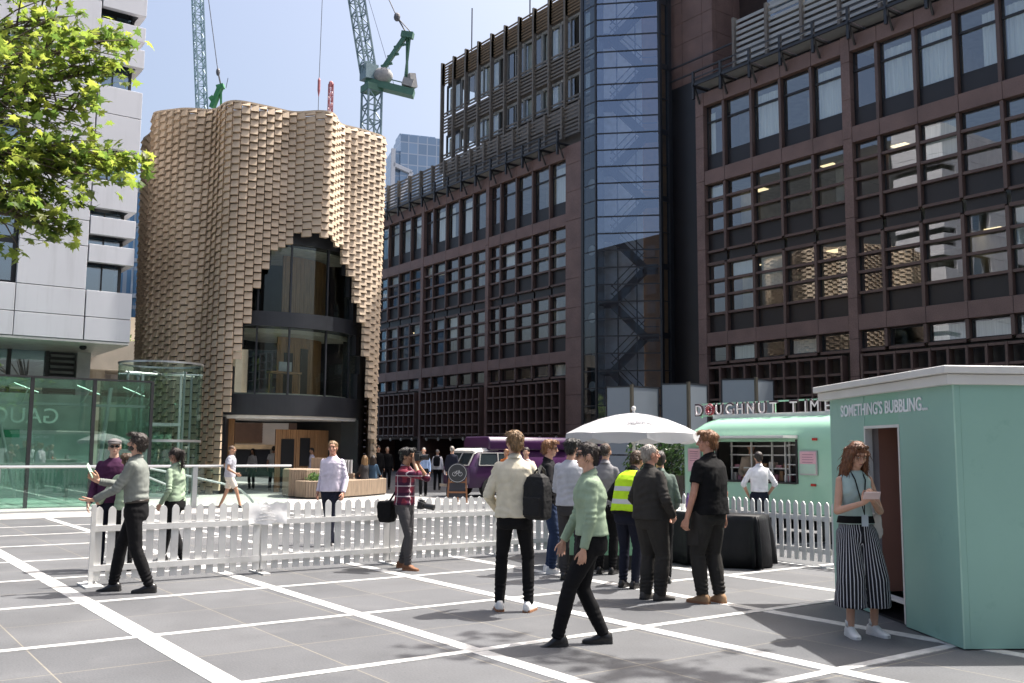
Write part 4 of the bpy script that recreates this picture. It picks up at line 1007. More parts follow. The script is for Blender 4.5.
tx = link('lettering', text_mesh("SOMETHING'S BUBBLING...", .150, .003, bold=.0022), kio); tx.data.materials.append(mat('white vinyl lettering',(.80,.82,.84),rough=.5)); tx.location = (1.28,-.006,2.0); tx.scale = (1.06,1,.86)
bb = max(v.co.x for v in tx.data.vertices)-min(v.co.x for v in tx.data.vertices); tx.scale = (1.92/bb,1,1.15)
# ---------------------------------------------------------------- mint doughnut trailer
TM = mat('mint trailer paint', (.36,.62,.45), rough=.22, var=.03, scale=.7, spec=.6)
worn(TM,(.26,.47,.34),2.5,.55,.75,.35)
trl = thing('food_trailer', 'rounded mint green doughnut trailer with open serving hatch', 'food trailer', (-14.05,14.5,0))
TL, TD, TZ0, TZ1 = 5.6, 2.1, .42, 2.30
xs = [0,.05,.14,.28,.5,.8,1.02,1.9,2.92,3.6,4.4,5.0,5.3,5.48,5.56,5.6]
def top_at(x):
    e = .85; d = min(x, TL-x)
    if d >= e: return TZ1
    return TZ1 - .62*(1-math.sqrt(max(0,1-((e-d)/e)**2)))
def inset(x):
    e = .30; d = min(x, TL-x)
    return 0 if d >= e else .22*(1-math.sqrt(max(0,1-((e-d)/e)**2)))
rings = []
for x in xs:
    zt = top_at(x); c = inset(x); r_ = .42
    pts = [(c+.12,TZ0-.0),(c+.02,TZ0+.10),(c,.8),(c,1.06),(c,1.45),(c,1.80)]
    zc = zt-r_
    for k in range(1,9):
        a = math.pi/2*k/8; pts.append((c+r_*1.3-r_*1.3*math.cos(a), max(1.801,zc)+ (zt-max(1.801,zc))*math.sin(a)))
    back = [(TD-y, z) for y,z in reversed(pts)]
    rings.append([(x,y,z) for y,z in pts+back])
m = MB(); m.loft(rings)
n = len(rings[0]); keep = []
hx0, hx1 = xs.index(1.02), xs.index(2.92)
for fi,f in enumerate(m.f):
    i = fi//n; k = fi % n
    if fi < (len(xs)-1)*n and hx0 <= i < hx1 and k in (3,4): continue
    keep.append(f)
m.f = keep; m.mi = [0]*len(keep)
smooth_angle(m.build('body', TM, trl), 40)
it = MB(); it.box(.7,3.3,.9,.95,.5,2.0,0); it.box(.7,3.3,.06,.9,.95,1.05,1); it.box(.7,3.3,.06,.9,1.86,1.9,0)
it.box(.70,.76,.06,.9,1.05,1.86,0); it.box(3.2,3.26,.06,.9,1.05,1.86,0); it.build('hatch_interior', [mat('trailer interior',(.10,.095,.09),rough=.6), STEEL], trl)
hf = MB(); hf.box(.99,1.03,-.02,.05,1.04,1.84); hf.box(2.91,2.95,-.02,.05,1.04,1.84); hf.box(1.03,2.91,-.02,.05,1.03,1.06); hf.build('hatch_frame', DARKM, trl)
sh_ = MB()
for z in (1.30,1.55,1.72): sh_.box(1.05,2.5,.35,.36,z-.012,z+.012); 
for x in (1.1,1.6,2.1,2.5): sh_.box(x-.015,x+.015,.33,.36,1.06,1.8)
for z in (1.2,1.38,1.56,1.74): sh_.box(2.62,2.88,.1,.5,z-.008,z+.008)
for x in (2.6,2.88): sh_.box(x-.012,x+.012,.08,.11,1.06,1.84)
sh_.build('shelf', WHITEP, trl)
bx = MB()
for k in range(14): x = 1.1+.1*k+random.uniform(-.02,.02); h = random.uniform(.06,.2); bx.box(x,x+.08,.40,.5,1.06,1.06+h, k%3)
for k in range(8): bx.box(1.1+.17*k,1.22+.17*k,.42,.55,1.312,1.36+.03*(k%3), (k+1)%3)
bx.build('goods', [mat('pale goods box',(.6,.55,.5)), mat('pink goods box',(.55,.25,.30)), mat('brown goods',(.25,.13,.06))], trl)
aw = MB(); aw.loft([[(.0,.0,1.86),(.0,-.42,1.865),(.0,-.42,1.905),(.0,.0,1.915)],[(2.96,.0,1.86),(2.96,-.42,1.865),(2.96,-.42,1.905),(2.96,.0,1.915)]]); aw.build('awning', WHITEP, trl)
gt = MB(); gt.box(.55,5.2,.42,.50,2.26,2.335); gt.box(.5,5.2,.46,.55,2.335,2.36); gt.build('roof_gutter', WHITEP, trl)
sg = MB()
for z in (2.345,2.585): sg.box(.12,5.0,.50,.53,z-.014,z+.014)
for x in (.16,2.05,3.5,4.95): sg.box(x-.014,x+.014,.50,.53,2.30,2.60)
sg.build('sign_rail', TM, trl)
LW = mat('pink white sign letter', (.80,.70,.72), rough=.4); LBK = mat('dark sign letter edge', (.035,.012,.025), rough=.5)
word = 'DOUGHNUT TIME'; x = .12
for i,ch in enumerate(word):
    if ch == ' ': x += .20; continue
    if i == 1:
        o = MB(); n1 = 24; 
        for q in range(n1):
            a = 2*math.pi*q/n1; a2 = 2*math.pi*(q+1)/n1; o.tube([(.085*math.cos(a),0,.085*math.sin(a)),(.085*math.cos(a2),0,.085*math.sin(a2))],.042,8,0,False)
        for q in range(12): a = 2*math.pi*q/12; o.ell((.085*math.cos(a),-.04,.085*math.sin(a)),.012,6,5,1)
        ob = o.build('sign_letter', [mat('doughnut icing',(.28,.03,.05),rough=.3), LW], trl, True); ob.location = (x+.02,.48,2.465)
    else:
        b = link('sign_letter', text_mesh(ch,.30,.018,bold=.006), trl); b.data.materials.append(LBK); b.location = (x,.485,2.345); b.scale = (1.12,1,1.18)
        f = link('letter_face', text_mesh(ch,.25,.006,bold=.0), b); f.data.materials.append(LW); f.location = (0,-.022,.012); f.scale = (1.0,1,1.0)
    x += .275 if ch != 'I' else .2
def poster(x0,x1,z0,z1,cols,half=None):
    f = MB().box(x0-.02,x1+.02,-.03,-.004,z0-.02,z1+.02).build('poster', STEEL, trl)
    MB().box(x0,x1,-.036,-.031,z0,z1,0).build('sheet', cols[0], f)
    pr = MB()
    for k in range(5): z = z1-.05-.045*k; pr.box(x0+.05,x1-.05-.02*(k%2),-.039,-.037,z-.008,z,0)
    pr.build('print', cols[1], f)
    if half: MB().box(x0+.005,x1-.005,-.043,-.040,z0+.005,(z0+z1)/2-.02).build('picture', half, f)
PINK = mat('pink poster paper', (.72,.42,.47), rough=.5); PRT = mat('dark print', (.25,.10,.13), rough=.6)
poster(.28,.60,1.22,1.66,(PINK,PRT)); poster(3.02,3.36,1.22,1.62,(PINK,PRT),mat('pale green picture',(.45,.62,.50),rough=.5))
for x,z in ((3.33,1.84),(3.28,1.03)): MB().box(x-.05,x+.05,-.028,-.002,z-.022,z+.022).build('marker_lamp', mat('red reflector',(.45,.03,.02),rough=.2), trl)
TYRE = mat('tyre rubber',(.02,.02,.02),rough=.8)
for x in (2.0,3.6): MB().tube([(x,.10,.30),(x,.32,.30)],.30,20,0).build('wheel', TYRE, trl); MB().box(.3,5.3,.12,TD-.12,.22,.44).build('chassis', DARKM, trl)
# ---------------------------------------------------------------- purple van
VP = mat('purple van paint', (.050,.014,.060), rough=.3, var=.06, spec=.6); VC = mat('cream van roof', (.55,.54,.50), rough=.35)
vn = thing('food_van', 'old purple food van with cream cab roof and raised roof box', 'van', (-28.0,18.0,0))
def vsec(y, zt, w, z0=.32):
    return [(-w,y,z0+.05),(-w+.04,y,z0),(w-.04,y,z0),(w,y,z0+.05),(w+.02,y,.75),(w,y,1.02),(w-.10,y,zt-.12),(w-.28,y,zt),(-w+.28,y,zt),(-w+.10,y,zt-.12),(-w,y,1.02),(-w-.02,y,.75)]
m = MB(); m.loft([vsec(y,zt,w) for y,zt,w in ((-.02,.95,.72),(.02,1.02,.80),(.06,1.06,.84),(.34,1.54,.83),(.45,1.62,.83),(.9,1.66,.84),(4.3,1.66,.84),(4.45,1.5,.80))]); smooth_angle(m.build('body', VP, vn),50)
MB().loft([[(x,y,z) for x,z in ((-.72,zt-.10),(.72,zt-.10),(.62,zt+.012),(-.62,zt+.012))] for y,zt in ((.30,1.56),(.46,1.635),(1.3,1.68))]).build('cab_roof', VC, vn)
rb = MB(); rb.loft([[(x,y,z) for x,z in ((-.80,1.60),(.80,1.60),(.82,1.9),(.70,2.06),(-.70,2.06),(-.82,1.9))] for y in (.85,4.4)]); smooth_angle(bevel(rb.build('roof_box', VP, vn),.05,3),50)
VG = glass('van glass', tint=(.9,.95,1), through=(.25,.28,.28), base=.12)
gl = MB(); 
for x0,x1 in ((-.70,-.03),(.03,.70)): gl.quad((x0,.075,1.10),(x1,.075,1.10),(x1*.98,.325,1.515),(x0*.98,.325,1.515))
g2 = gl.build('windscreen', [mat('dark glazing',(.03,.04,.045),rough=.05,spec=.8)], vn); g2.location.y = -.012
gs = MB(); gs.quad((.845,.42,1.10),(.845,1.15,1.10),(.79,1.15,1.48),(.79,.50,1.48)); gs.quad((.845,1.25,1.10),(.845,2.0,1.10),(.79,2.0,1.48),(.79,1.25,1.48)); gs.build('side_window', mat('dark glazing',(.03,.04,.045),rough=.05,spec=.8), vn).location.x = .012
fr = MB()
for p,q in (((-.72,.06,1.08),(.72,.06,1.08)),((-.70,.315,1.53),(.70,.315,1.53)),((0,.06,1.08),(0,.315,1.53)),((-.71,.06,1.08),(-.69,.315,1.53)),((.71,.06,1.08),(.69,.315,1.53))): fr.bar(p,q,.035)
for p,q in (((.86,.40,1.08),(.86,2.02,1.08)),((.80,.48,1.50),(.80,2.02,1.50)),((.86,1.2,1.08),(.80,1.2,1.5)),((.86,.40,1.08),(.80,.49,1.5))): fr.bar(p,q,.03)
fr.build('window_frame', VC, vn)
for sx in (-1,1): MB().tube([(sx*.58,-.04,.82),(sx*.58,.02,.82)],[.10,.115],18).build('headlight', mat('headlight glass',(.75,.76,.74),rough=.15), vn)
hp = MB()
for k in range(11): hp.ell((-.55+.11*k,-.02,.985),(.03,.02,.024),8,6)
hp.build('trim', VC, vn)
MB().box(-.45,.45,-.03,.0,.46,.60).build('number_plate', mat('pale plate',(.6,.55,.3),rough=.5), vn); MB().box(-.82,.82,-.12,-.03,.33,.43).build('bumper', STEEL, vn)
for y in (.85,3.4):
    for sx in (-1,1):
        t_ = MB().tube([(sx*.66,y,.32),(sx*.87,y,.32)],.32,22).build('wheel', bpy.data.materials['tyre rubber'], vn); MB().tube([(sx*.86,y,.32),(sx*.885,y,.32)],.19,18).build('rim', STEEL, t_)
# ---------------------------------------------------------------- round sign on a wooden easel
es = thing('easel_sign', 'round black chalk sign on a wooden easel beside the purple van', 'easel sign', tuple(G(457,503).to_2d())+(0,), R(-54+90+180+90))
es.rotation_euler.z = math.atan2(-RH.y,-RH.x)+math.pi
e = MB(); 
for sx in (-1,1): e.bar((sx*.30,0,0),(sx*.24,.12,.95),.05)
e.bar((0,.5,0),(0,.12,.95),.04); e.bar((-.29,.02,.32),(.29,.02,.32),.05); e.bar((-.26,.06,.62),(.26,.06,.62),.05)
e.build('easel', mat('orange brown wood',(.25,.11,.05),rough=.6), es)
MB().box(-.24,.24,.03,.05,.18,.60).build('board', mat('chalk board',(.03,.03,.04),rough=.7), es)
dsc = MB().tube([(0,-.02,.90),(0,.02,.90)],.30,32).build('disc', mat('dark chalk disc',(.035,.037,.04),rough=.6), es)
rg = MB()
for q in range(32): a=2*math.pi*q/32; a2=2*math.pi*(q+1)/32; rg.bar((.27*math.cos(a),-.024,.90+.27*math.sin(a)),(.27*math.cos(a2),-.024,.90+.27*math.sin(a2)),.012)
for sx in (-.09,.09):
    for q in range(14): a=2*math.pi*q/14; a2=2*math.pi*(q+1)/14; rg.bar((sx+.06*math.cos(a),-.024,.87+.06*math.sin(a)),(sx+.06*math.cos(a2),-.024,.87+.06*math.sin(a2)),.012)
for p,q in (((-.09,.87),(-.03,.96)),((-.03,.96),(.06,.96)),((.09,.87),(.05,.99)),((-.03,.96),(.0,.87)),((.0,.87),(.06,.96))): rg.bar((p[0],-.024,p[1]),(q[0],-.024,q[1]),.012)
rg.build('chalk_drawing', mat('pale chalk',(.55,.55,.55),rough=.9), dsc)
# ---------------------------------------------------------------- parasol
UMB = mat('white parasol canvas', (.50,.50,.51), rough=.8, var=.04, scale=3)
nt = UMB.node_tree; b = nt.nodes['Principled BSDF']; tl = nt.nodes.new('ShaderNodeBsdfTranslucent'); tl.inputs[0].default_value = (.8,.8,.82,1); mxs = nt.nodes.new('ShaderNodeMixShader'); mxs.inputs[0].default_value = .3
nt.links.new(b.outputs[0], mxs.inputs[1]); nt.links.new(tl.outputs[0], mxs.inputs[2]); nt.links.new(mxs.outputs[0], nt.nodes['Material Output'].inputs[0])
up_ = atD(634,452,15.0); um = thing('parasol', 'white canvas parasol on a white pole behind the group of people', 'parasol', (up_.x,up_.y,0), R(12))
zc, ze, rU = 2.20, 1.87, 1.05
m = MB(); n = 8; sub = 6; rings = []
for fr_,zz in ((.0,zc),(.25,zc-.035),(.5,zc-.10),(.75,zc-.20),(1.0,ze)):
    rg_ = []
    for k in range(n*sub):
        a = 2*math.pi*k/(n*sub); ph = (k % sub)/sub; sag = math.sin(math.pi*ph)
        r_ = rU*fr_*(1-.075*sag*1.0)+.01; rg_.append((r_*math.cos(a), r_*math.sin(a), zz-.035*sag*fr_*(1-fr_)*2+ .015*sag*fr_))
    rings.append(rg_)
m.loft(rings, cap=False)
va = []; 
rg2 = []
for k in range(n*sub):
    a = 2*math.pi*k/(n*sub); ph = (k % sub)/sub; sag = math.sin(math.pi*ph); r_ = rU*(1-.075*sag)+.022; rg2.append((r_*math.cos(a), r_*math.sin(a), ze-.075-.075*sag))
m.loft([rings[-1],rg2], cap=False)
o = m.build('canopy', UMB, um); sm_ = o.modifiers.new('t','SOLIDIFY'); sm_.thickness = .006
MB().tube([(0,0,0),(0,0,zc+.02)],.022,12).tube([(0,0,zc),(0,0,zc+.05)],[.03,.012],10).ell((0,0,zc+.075),(.035,.035,.04),12,8).build('pole', WHITEP, um, True)
MB().lathe([(.30,0),(.30,.06),(.05,.10),(.05,.3)],n=24).build('base', WHITEP, um)
sm2 = MB()
for k in range(8): a = 2*math.pi*k/8; sm2.tube([((rU*f+.012)*math.cos(a),(rU*f+.012)*math.sin(a),z+.004) for f,z in ((0,zc),(.25,zc-.035),(.5,zc-.10),(.75,zc-.20),(1.0,ze))],.006,5)
sm2.build('seam', mat('canvas seam',(.42,.42,.44),rough=.8), um)
rb = MB()
for k in range(8): a = 2*math.pi*k/8; rb.bar((0,0,zc-.06),(rU*.97*math.cos(a),rU*.97*math.sin(a),ze-.01),.014); rb.bar((0,0,1.72),(rU*.5*math.cos(a),rU*.5*math.sin(a),zc-.16),.012)
rb.build('rib', WHITEP, um)
tx = link('lettering', text_mesh('PRAUNE', .105, .001, bold=.002), um); tx.data.materials.append(mat('grey print on canvas',(.20,.20,.22),rough=.8))
da = math.atan2(-FH.y,-FH.x) - R(12); rr_ = rU*.74
prof_ = [(.0,zc),(.25,zc-.035),(.5,zc-.10),(.75,zc-.20),(1.0,ze)]
for v_ in tx.data.vertices:                                # lay the print on the canvas
    r1 = rr_ - v_.co.z*1.5; a = da + v_.co.x/rr_; sag = math.sin(math.pi*((a % (math.pi/4))/(math.pi/4))); f = r1/(rU*(1-.075*sag)); zz = zc
    for (fa,za),(fb,zb) in zip(prof_,prof_[1:]):
        if fa <= f <= fb: zz = za+(zb-za)*(f-fa)/(fb-fa)
    v_.co = (r1*math.cos(a), r1*math.sin(a), zz-.035*sag*f*(1-f)*2+.015*sag*f+.026-v_.co.y*.5)
# ---------------------------------------------------------------- mint drinks counter
cp = atD(596,520,13.1); ct = thing('drinks_counter', 'mint green drinks counter on a dark plinth, behind the standing group', 'counter', (cp.x,cp.y,0), math.atan2(RH.y,RH.x))
MB().box(-.56,.56,0,.55,.20,1.02).build('body', mat('mint counter board',(.23,.47,.30),rough=.5,var=.05), ct); MB().box(-.50,.50,.05,.5,0,.20).build('plinth', DARKM, ct)
MB().box(-.60,.60,-.03,.58,1.02,1.06).build('counter_top', WHITEP, ct)
for k,(x,h,c) in enumerate(((-.45,.14,(.55,.08,.06)),(-.30,.10,(.6,.5,.3)),(.3,.2,(.05,.05,.05)),(.42,.24,(.5,.5,.5)))):
    lb = ('red bottle on the left end of the mint counter','low tan tub on the mint counter','black bottle on the right of the mint counter','tall grey bottle at the right end of the mint counter')[k]
    tag(MB().lathe([(.035,0),(.036,h*.6),(.015,h*.78),(.014,h),(.0,h)],n=14).build('bottle', mat('bottle %d'%k,c,rough=.3), loc=(cp.x+RH.x*x+FH.x*.2,cp.y+RH.y*x+FH.y*.2,1.06)), lb, 'bottle')
# ---------------------------------------------------------------- draped table with cups
BC = cloth('black table cloth', (.016,.016,.018), rough=.5)
tb = thing('draped_table', 'trestle table under a floor-length black cloth, in front of the picket fence', 'table', (-10.42,10.62,0), R(-2))
def drape(hx, hy, h, seed):
    rq = random.Random(seed); rings = []; n = 96
    for z,k in ((h,0),(h*.9,.2),(h*.6,.6),(h*.3,.85),(.02,1.0)):
        rg_ = []
        for i in range(n):
            a = 2*math.pi*i/n; c,s = math.cos(a),math.sin(a); e = 9
            x = hx*math.copysign(abs(c)**(2/e),c); y = hy*math.copysign(abs(s)**(2/e),s)
            f = k*(.065*math.sin(i*.9+seed)+.05*math.sin(i*.43+2*seed)+.06)
            d = math.hypot(x,y); rg_.append((x*(1+f/d), y*(1+f/d), z))
        rings.append(rg_)
    return MB().loft(rings)
drape(.80,.36,.74,3).build('cloth', BC, tb, True)
MB().box(-.78,.78,-.34,.34,.742,.752).build('table_top', mat('pale serving tray',(.45,.45,.44),rough=.4), tb)
tb2 = thing('draped_table', 'shorter table with billowing black cloth at the right end of the serving table', 'table', (-9.28,10.85,0), R(25))
drape(.30,.34,.72,8).build('cloth', BC, tb2, True)
CUP = mat('white paper cup', (.75,.75,.73), rough=.5)
for k in range(9):
    x = -10.95+.15*k+random.uniform(-.03,.03); y = 10.62+random.uniform(-.22,.22); h = random.choice((.09,.11,.13))
    tag(MB().lathe([(.026,0),(.037,h),(.034,h),(.022,.01)],n=14).build('paper_cup', CUP, loc=(x,y,.754)), 'small white paper cup standing among the cups on the black draped table', 'cup', 'paper cups on the draped table')
for x,y,h,c,lb in ((-10.2,10.7,.24,(.10,.04,.16),'purple bottle standing among the paper cups on the draped table'),(-10.55,10.6,.20,(.5,.45,.36),'cream bottle standing among the paper cups on the draped table')):
    tag(MB().lathe([(.032,0),(.034,h*.6),(.013,h*.78),(.012,h),(0,h)],n=14).build('bottle', mat('bottle glass %.2f'%x,c,rough=.2), loc=(x,y,.754)), lb, 'bottle')
# ---------------------------------------------------------------- grey glass screens, planting and fence by the trailer
SCR = mat('frosted grey glass', (.22,.25,.28), rough=.3, var=.06, scale=.6, spec=.6)
for (pl_,pm,pr_,zt,lb) in ((608,632,662,3.60,'V-shaped grey frosted glass screen just behind the parasol top'),(664,689,712,3.70,'V-shaped grey frosted glass screen at the left end of the trailer sign'),(725,757,780,3.86,'V-shaped grey frosted glass screen above the middle of the trailer sign')):
    mid = atD(pm,430,30); a = atD(pl_,430,30.0)+FH*.35; c = atD(pr_,430,30.0)+FH*.7
    t = thing('glass_screen', lb, 'screen', (mid.x,mid.y,0), 0, 'grey glass screens behind the trailer')
    for e_ in (a,c):
        d = V(e_.x-mid.x,e_.y-mid.y,0); dn = d.normalized()
        for z0,z1 in ((.1,1.45),(1.5,zt)): MB().bar(dn*.05+V(0,0,(z0+z1)/2), d-dn*.02+V(0,0,(z0+z1)/2), .03, z1-z0).build('panel', SCR, t)
        MB().bar(d+V(0,0,0),d+V(0,0,zt+.02),.05,up=(1,0,0)).bar(dn*.03+V(0,0,zt+.02),d+V(0,0,zt+.02),.05).bar(dn*.03+V(0,0,1.475),d+V(0,0,1.475),.04).build('edge_frame', STEELB, t)
    MB().bar((0,0,0),(0,0,zt+.08),.09,up=(1,0,0)).build('post', mat('olive bronze post',(.09,.08,.06),rough=.5), t)
def leafy(name, label, cat, c, r, n, size, col, col2, stem=True, group=None):
    t = thing(name, label, cat, (c[0],c[1],0), 0, group); m = MB(); rq = random.Random(n)
    for _ in range(n):
        while True:
            p = V(rq.uniform(-1,1),rq.uniform(-1,1),rq.uniform(-1,1))
            if .25 < p.length < 1 and rq.random() < .35+.65*(noise.noise(p*2.6)*.5+.6): break
        q = V(p.x*r[0],p.y*r[1],c[2]+p.z*r[2]); 
        if q.z < .05: continue
        s_ = size*rq.uniform(.6,1.25); ax = V(rq.gauss(0,1),rq.gauss(0,1),rq.gauss(0,1)).normalized(); e1 = ax.orthogonal().normalized(); e2 = ax.cross(e1)
        m.add([q-e1*s_, q+e2*s_*.45+ax*s_*.1, q+e1*s_, q-e2*s_*.45+ax*s_*.1], [(0,1,2,3)], rq.randrange(2))
    m.build('foliage', [leaf_mat(label[:18]+' a',col), leaf_mat(label[:18]+' b',col2)], t)
    if stem:
        s_ = MB()
        for k in range(5): a = k*1.3; s_.tube([(0,0,0),(r[0]*.3*math.cos(a),r[1]*.3*math.sin(a),c[2]*.6),(r[0]*.6*math.cos(a),r[1]*.6*math.sin(a),c[2]+r[2]*.4)],[.03,.02,.008],6)
        s_.build('stem', mat('plant stem',(.08,.055,.03)), t)
    return t
def leaf_mat(name, c, trans=.45):
    m = mat(name, c, rough=.45, var=.25, scale=4); nt = m.node_tree; b = nt.nodes['Principled BSDF']
    tl = nt.nodes.new('ShaderNodeBsdfTranslucent'); tl.inputs[0].default_value = (min(1,c[0]*1.95),min(1,c[1]*1.95),c[2]*1.9,1); mx = nt.nodes.new('ShaderNodeMixShader'); mx.inputs[0].default_value = trans
    nt.links.new(b.outputs[0], mx.inputs[1]); nt.links.new(tl.outputs[0], mx.inputs[2]); nt.links.new(mx.outputs[0], nt.nodes['Material Output'].inputs[0]); return m
for px_,dep,zc_,rr_,lb in ((652,27,1.25,(.8,.8,1.0),'dark green shrub below the right edge of the parasol'),(675,26.5,1.15,(.65,.65,.75),'bushy green shrub beside the left end of the mint trailer')):
    p = atD(px_,455,dep); leafy('shrub', lb, 'shrub', (p.x,p.y,zc_), rr_, 1300, .075, (.016,.035,.012), (.028,.055,.016), True, 'shrubs behind the trailer')  # leaf greens darkened so the shade sits in their colour
fp0 = atD(600,470,25.5); fp1 = atD(690,470,24.8); tf_ = thing('timber_fence', 'low dark timber fence in front of the shrubs by the trailer', 'fence', (fp0.x,fp0.y,0), math.atan2(fp1.y-fp0.y,fp1.x-fp0.x))
m = MB(); L = (fp1-fp0).length
for k in range(int(L/.1)): m.box(.1*k,.1*k+.085,0,.02,.02,.98+random.uniform(-.01,.01))
m.build('boards', mat('dark weathered boards',(.07,.052,.04),rough=.8,var=.25,scale=4), tf_); MB().box(0,L,.022,.06,.7,.78).box(0,L,.022,.06,.2,.28).build('rail', DARKM, tf_)
# ---------------------------------------------------------------- timber planter bench
BEN = mat('grey weathered timber slats', (.30,.225,.16), rough=.75, var=.2, scale=5, stretch=(3,3,.4)); BEND = mat('planter inside',(.05,.04,.03))
bp0 = G(300,498)
ben = thing('planter_bench', 'long curved bench of vertical timber slats with a raised planter at its left end', 'bench', (bp0.x,bp0.y,0))
def slat_block(path, h, t, w=.075):
    m = MB(); bk_ = MB(); pts = [V(*p,0) for p in path]
    for i in range(len(pts)):
        a = pts[i]; b_ = pts[(i+1)%len(pts)]; L = (b_-a).length; d = (b_-a).normalized(); n_ = max(1,int(L/w)); s = L/n_
        for k in range(n_):
            c0 = a+d*(k*s+.006); c1 = a+d*((k+1)*s-.006); m.bar(c0+V(0,0,h*.5+.03), c1+V(0,0,h*.5+.03), .03, h-.06)
    m.build('slat_front', BEN, t)
    c = sum(pts,V(0,0,0))/len(pts); bk_.prism([tuple((c+(p-c)*.985).to_2d()) for p in pts], .02, h-.02); bk_.build('planter_box', BEND, t)
    tp = MB(); tp.prism([tuple((c+(p-c)*1.01).to_2d()) for p in pts], h-.018, h+.02); bevel(tp.build('seat', BEN, t),.01,1)
def loc_(px,dep,z=0): p = atD(px,480,dep); return (p.x-bp0.x,p.y-bp0.y)
slat_block([loc_(283,31.9),loc_(292,31.3),loc_(306,31.2),loc_(318,31.6),loc_(322,33.0),loc_(300,33.8),loc_(284,33.2)], .90, ben)
slat_block([loc_(296,31.0),loc_(306,30.6),loc_(322,30.6),loc_(345,31.4),loc_(365,32.5),loc_(386,34.0),loc_(382,34.9),loc_(350,33.2),loc_(322,31.8),loc_(304,31.5)], .55, ben)
p = atD(318,478,31.3); leafy('low_plant', 'low leafy green plant growing in the timber planter bench', 'plant', (p.x,p.y,.66), (.55,.40,.17), 420, .06, (.05,.11,.03), (.09,.16,.05), False)
p = atD(332,478,33.6); crt = thing('crate_stack', 'pale timber box and row of white tubes behind the planter bench', 'drinks stand', (p.x,p.y,0), math.atan2(RH.y,RH.x))
MB().box(-.75,-.25,0,.5,0,1.28).build('box', BEN, crt)
m = MB()
for k in range(9): m.tube([(-.15+.1*k,.1,.75),(-.15+.1*k,.1,1.22)],.036,10)
m.build('tube_row', mat('white tubes',(.7,.7,.7),rough=.4), crt); MB().box(-.2,.75,0,.3,0,.75).build('stand', BEN, crt)
# ---------------------------------------------------------------- cranes and far towers
CRG = mat('crane blue grey paint', (.16,.24,.27), rough=.5); CGR = mat('crane green paint', (.06,.15,.105), rough=.5); CRD = mat('faded red crane paint', (.42,.14,.15), rough=.5); CBLE = mat('steel cable', (.10,.10,.11), rough=.5); CCW = mat('counterweight concrete',(.30,.30,.30),rough=.8)
def lattice(m, a, b, w, seg, th, mi=0, taper=1.0):
    a = V(*a); b = V(*b); d = (b-a).normalized(); u = V(0,0,1) if abs(d.z)<.9 else V(1,0,0); r_ = d.cross(u).normalized(); q = r_.cross(d); L = (b-a).length; n = int(L/seg)
    def c(i,sx,sy): k = w/2*(1+(taper-1)*i/n); return a+d*(L*i/n)+r_*sx*k+q*sy*k
    cs = [(-1,-1),(1,-1),(1,1),(-1,1)]
    for sx,sy in cs: m.bar(c(0,sx,sy),c(n,sx,sy),th)
    for i in range(n):
        for k in range(4):
            p0,p1 = cs[k],cs[(k+1)%4]
            m.bar(c(i,*p0),c(i+1,*p1),th*.6) if i%2 else m.bar(c(i,*p1),c(i+1,*p0),th*.6)
            m.bar(c(i+1,*p0),c(i+1,*p1),th*.6)
DC = 125
def cpt(x,y,d=DC): return atD(x,y,d)
o_ = cpt(372,85); 
c1 = thing('tower_crane', 'blue green tower crane with long lattice jib, above the right of the pavilion', 'crane', (o_.x,o_.y,0))
L_ = lambda x,y,d=DC: cpt(x,y,d)-V(o_.x,o_.y,0)
m = MB(); zt = o_.z; lattice(m,(0,0,12),(0,0,zt-1.0),1.9,1.9,.22); m.build('mast', CRG, c1)
m = MB(); m.bar(V(0,0,zt-1.0),V(0,0,zt-.1),2.2,2.2); m.build('slew_ring', CGR, c1)
m = MB(); e0 = L_(366,80); e1 = L_(414,92); m.bar(e0+V(0,0,-.3),e1+V(0,0,-.3),1.5,.9); m.bar(e0+V(0,0,.9),e1+V(0,0,.9),.12); 
m.build('counter_jib', CGR, c1)
m = MB(); m.bar(L_(403,82),L_(413,85),1.4,1.0); m.bar(L_(411,74),L_(413,88),.9,.9); m.build('counterweight', CCW, c1)
m = MB(); m.ell(L_(383,76),(1.3,1.3,1.1),12,8); m.build('winch_drum', CCW, c1, True)
m = MB(); lattice(m,tuple(L_(369,76)),tuple(L_(347,-60)),1.5,1.5,.2,0,1.0); m.build('jib', CRG, c1)
MB().box(-.9,.9,-.9,.9,0,2.0).build('cab', CRG, c1, loc=tuple(L_(369,76)+V(0,0,-.6)))
m = MB(); top = L_(407,34); m.bar(L_(381,72),top,.55); m.bar(L_(405,80),top+V(.3,.3,0),.25); m.bar(L_(407,82),top,.25); m.bar(top+V(-.5,-.5,0),top+V(.6,.6,-.3),.8)
for f in (.2,.45,.7): p_ = L_(381,72).lerp(top,f); m.bar(p_-V(.5,.5,.2),p_+V(.6,.6,.1),.25)
m.build('a_frame', CGR, c1)
m = MB(); p_ = L_(397,17); m.tube([top,p_],.10,6); m.tube([top+V(.5,.5,0),p_],.07,6); m.ell(p_,(.45,.45,.6),8,6); m.tube([p_,L_(380,-20)],.07,6); m.tube([L_(395,88),L_(360,-30)],.03,5); m.build('pendant_cable', CBLE, c1)
o_ = cpt(220,105,140); c2 = thing('tower_crane', 'crane with pale blue jib and green frame, above the left of the pavilion roof', 'crane', (o_.x,o_.y,0))
L2 = lambda x,y: cpt(x,y,140)-V(o_.x,o_.y,0)
m = MB(); lattice(m,tuple(L2(202,112)),tuple(L2(196,-40)),1.25,1.25,.17); m.build('jib', mat('crane pale blue paint',(.24,.36,.40),rough=.5), c2)
m = MB(); m.bar(L2(212,108),L2(221,86),.7); m.bar(L2(221,112),L2(221,86),.25); m.bar(L2(217,88),L2(224,86),.7); m.bar(L2(210,100),L2(214,97),.6); m.build('a_frame', mat('bright crane green',(.05,.24,.09),rough=.5), c2)
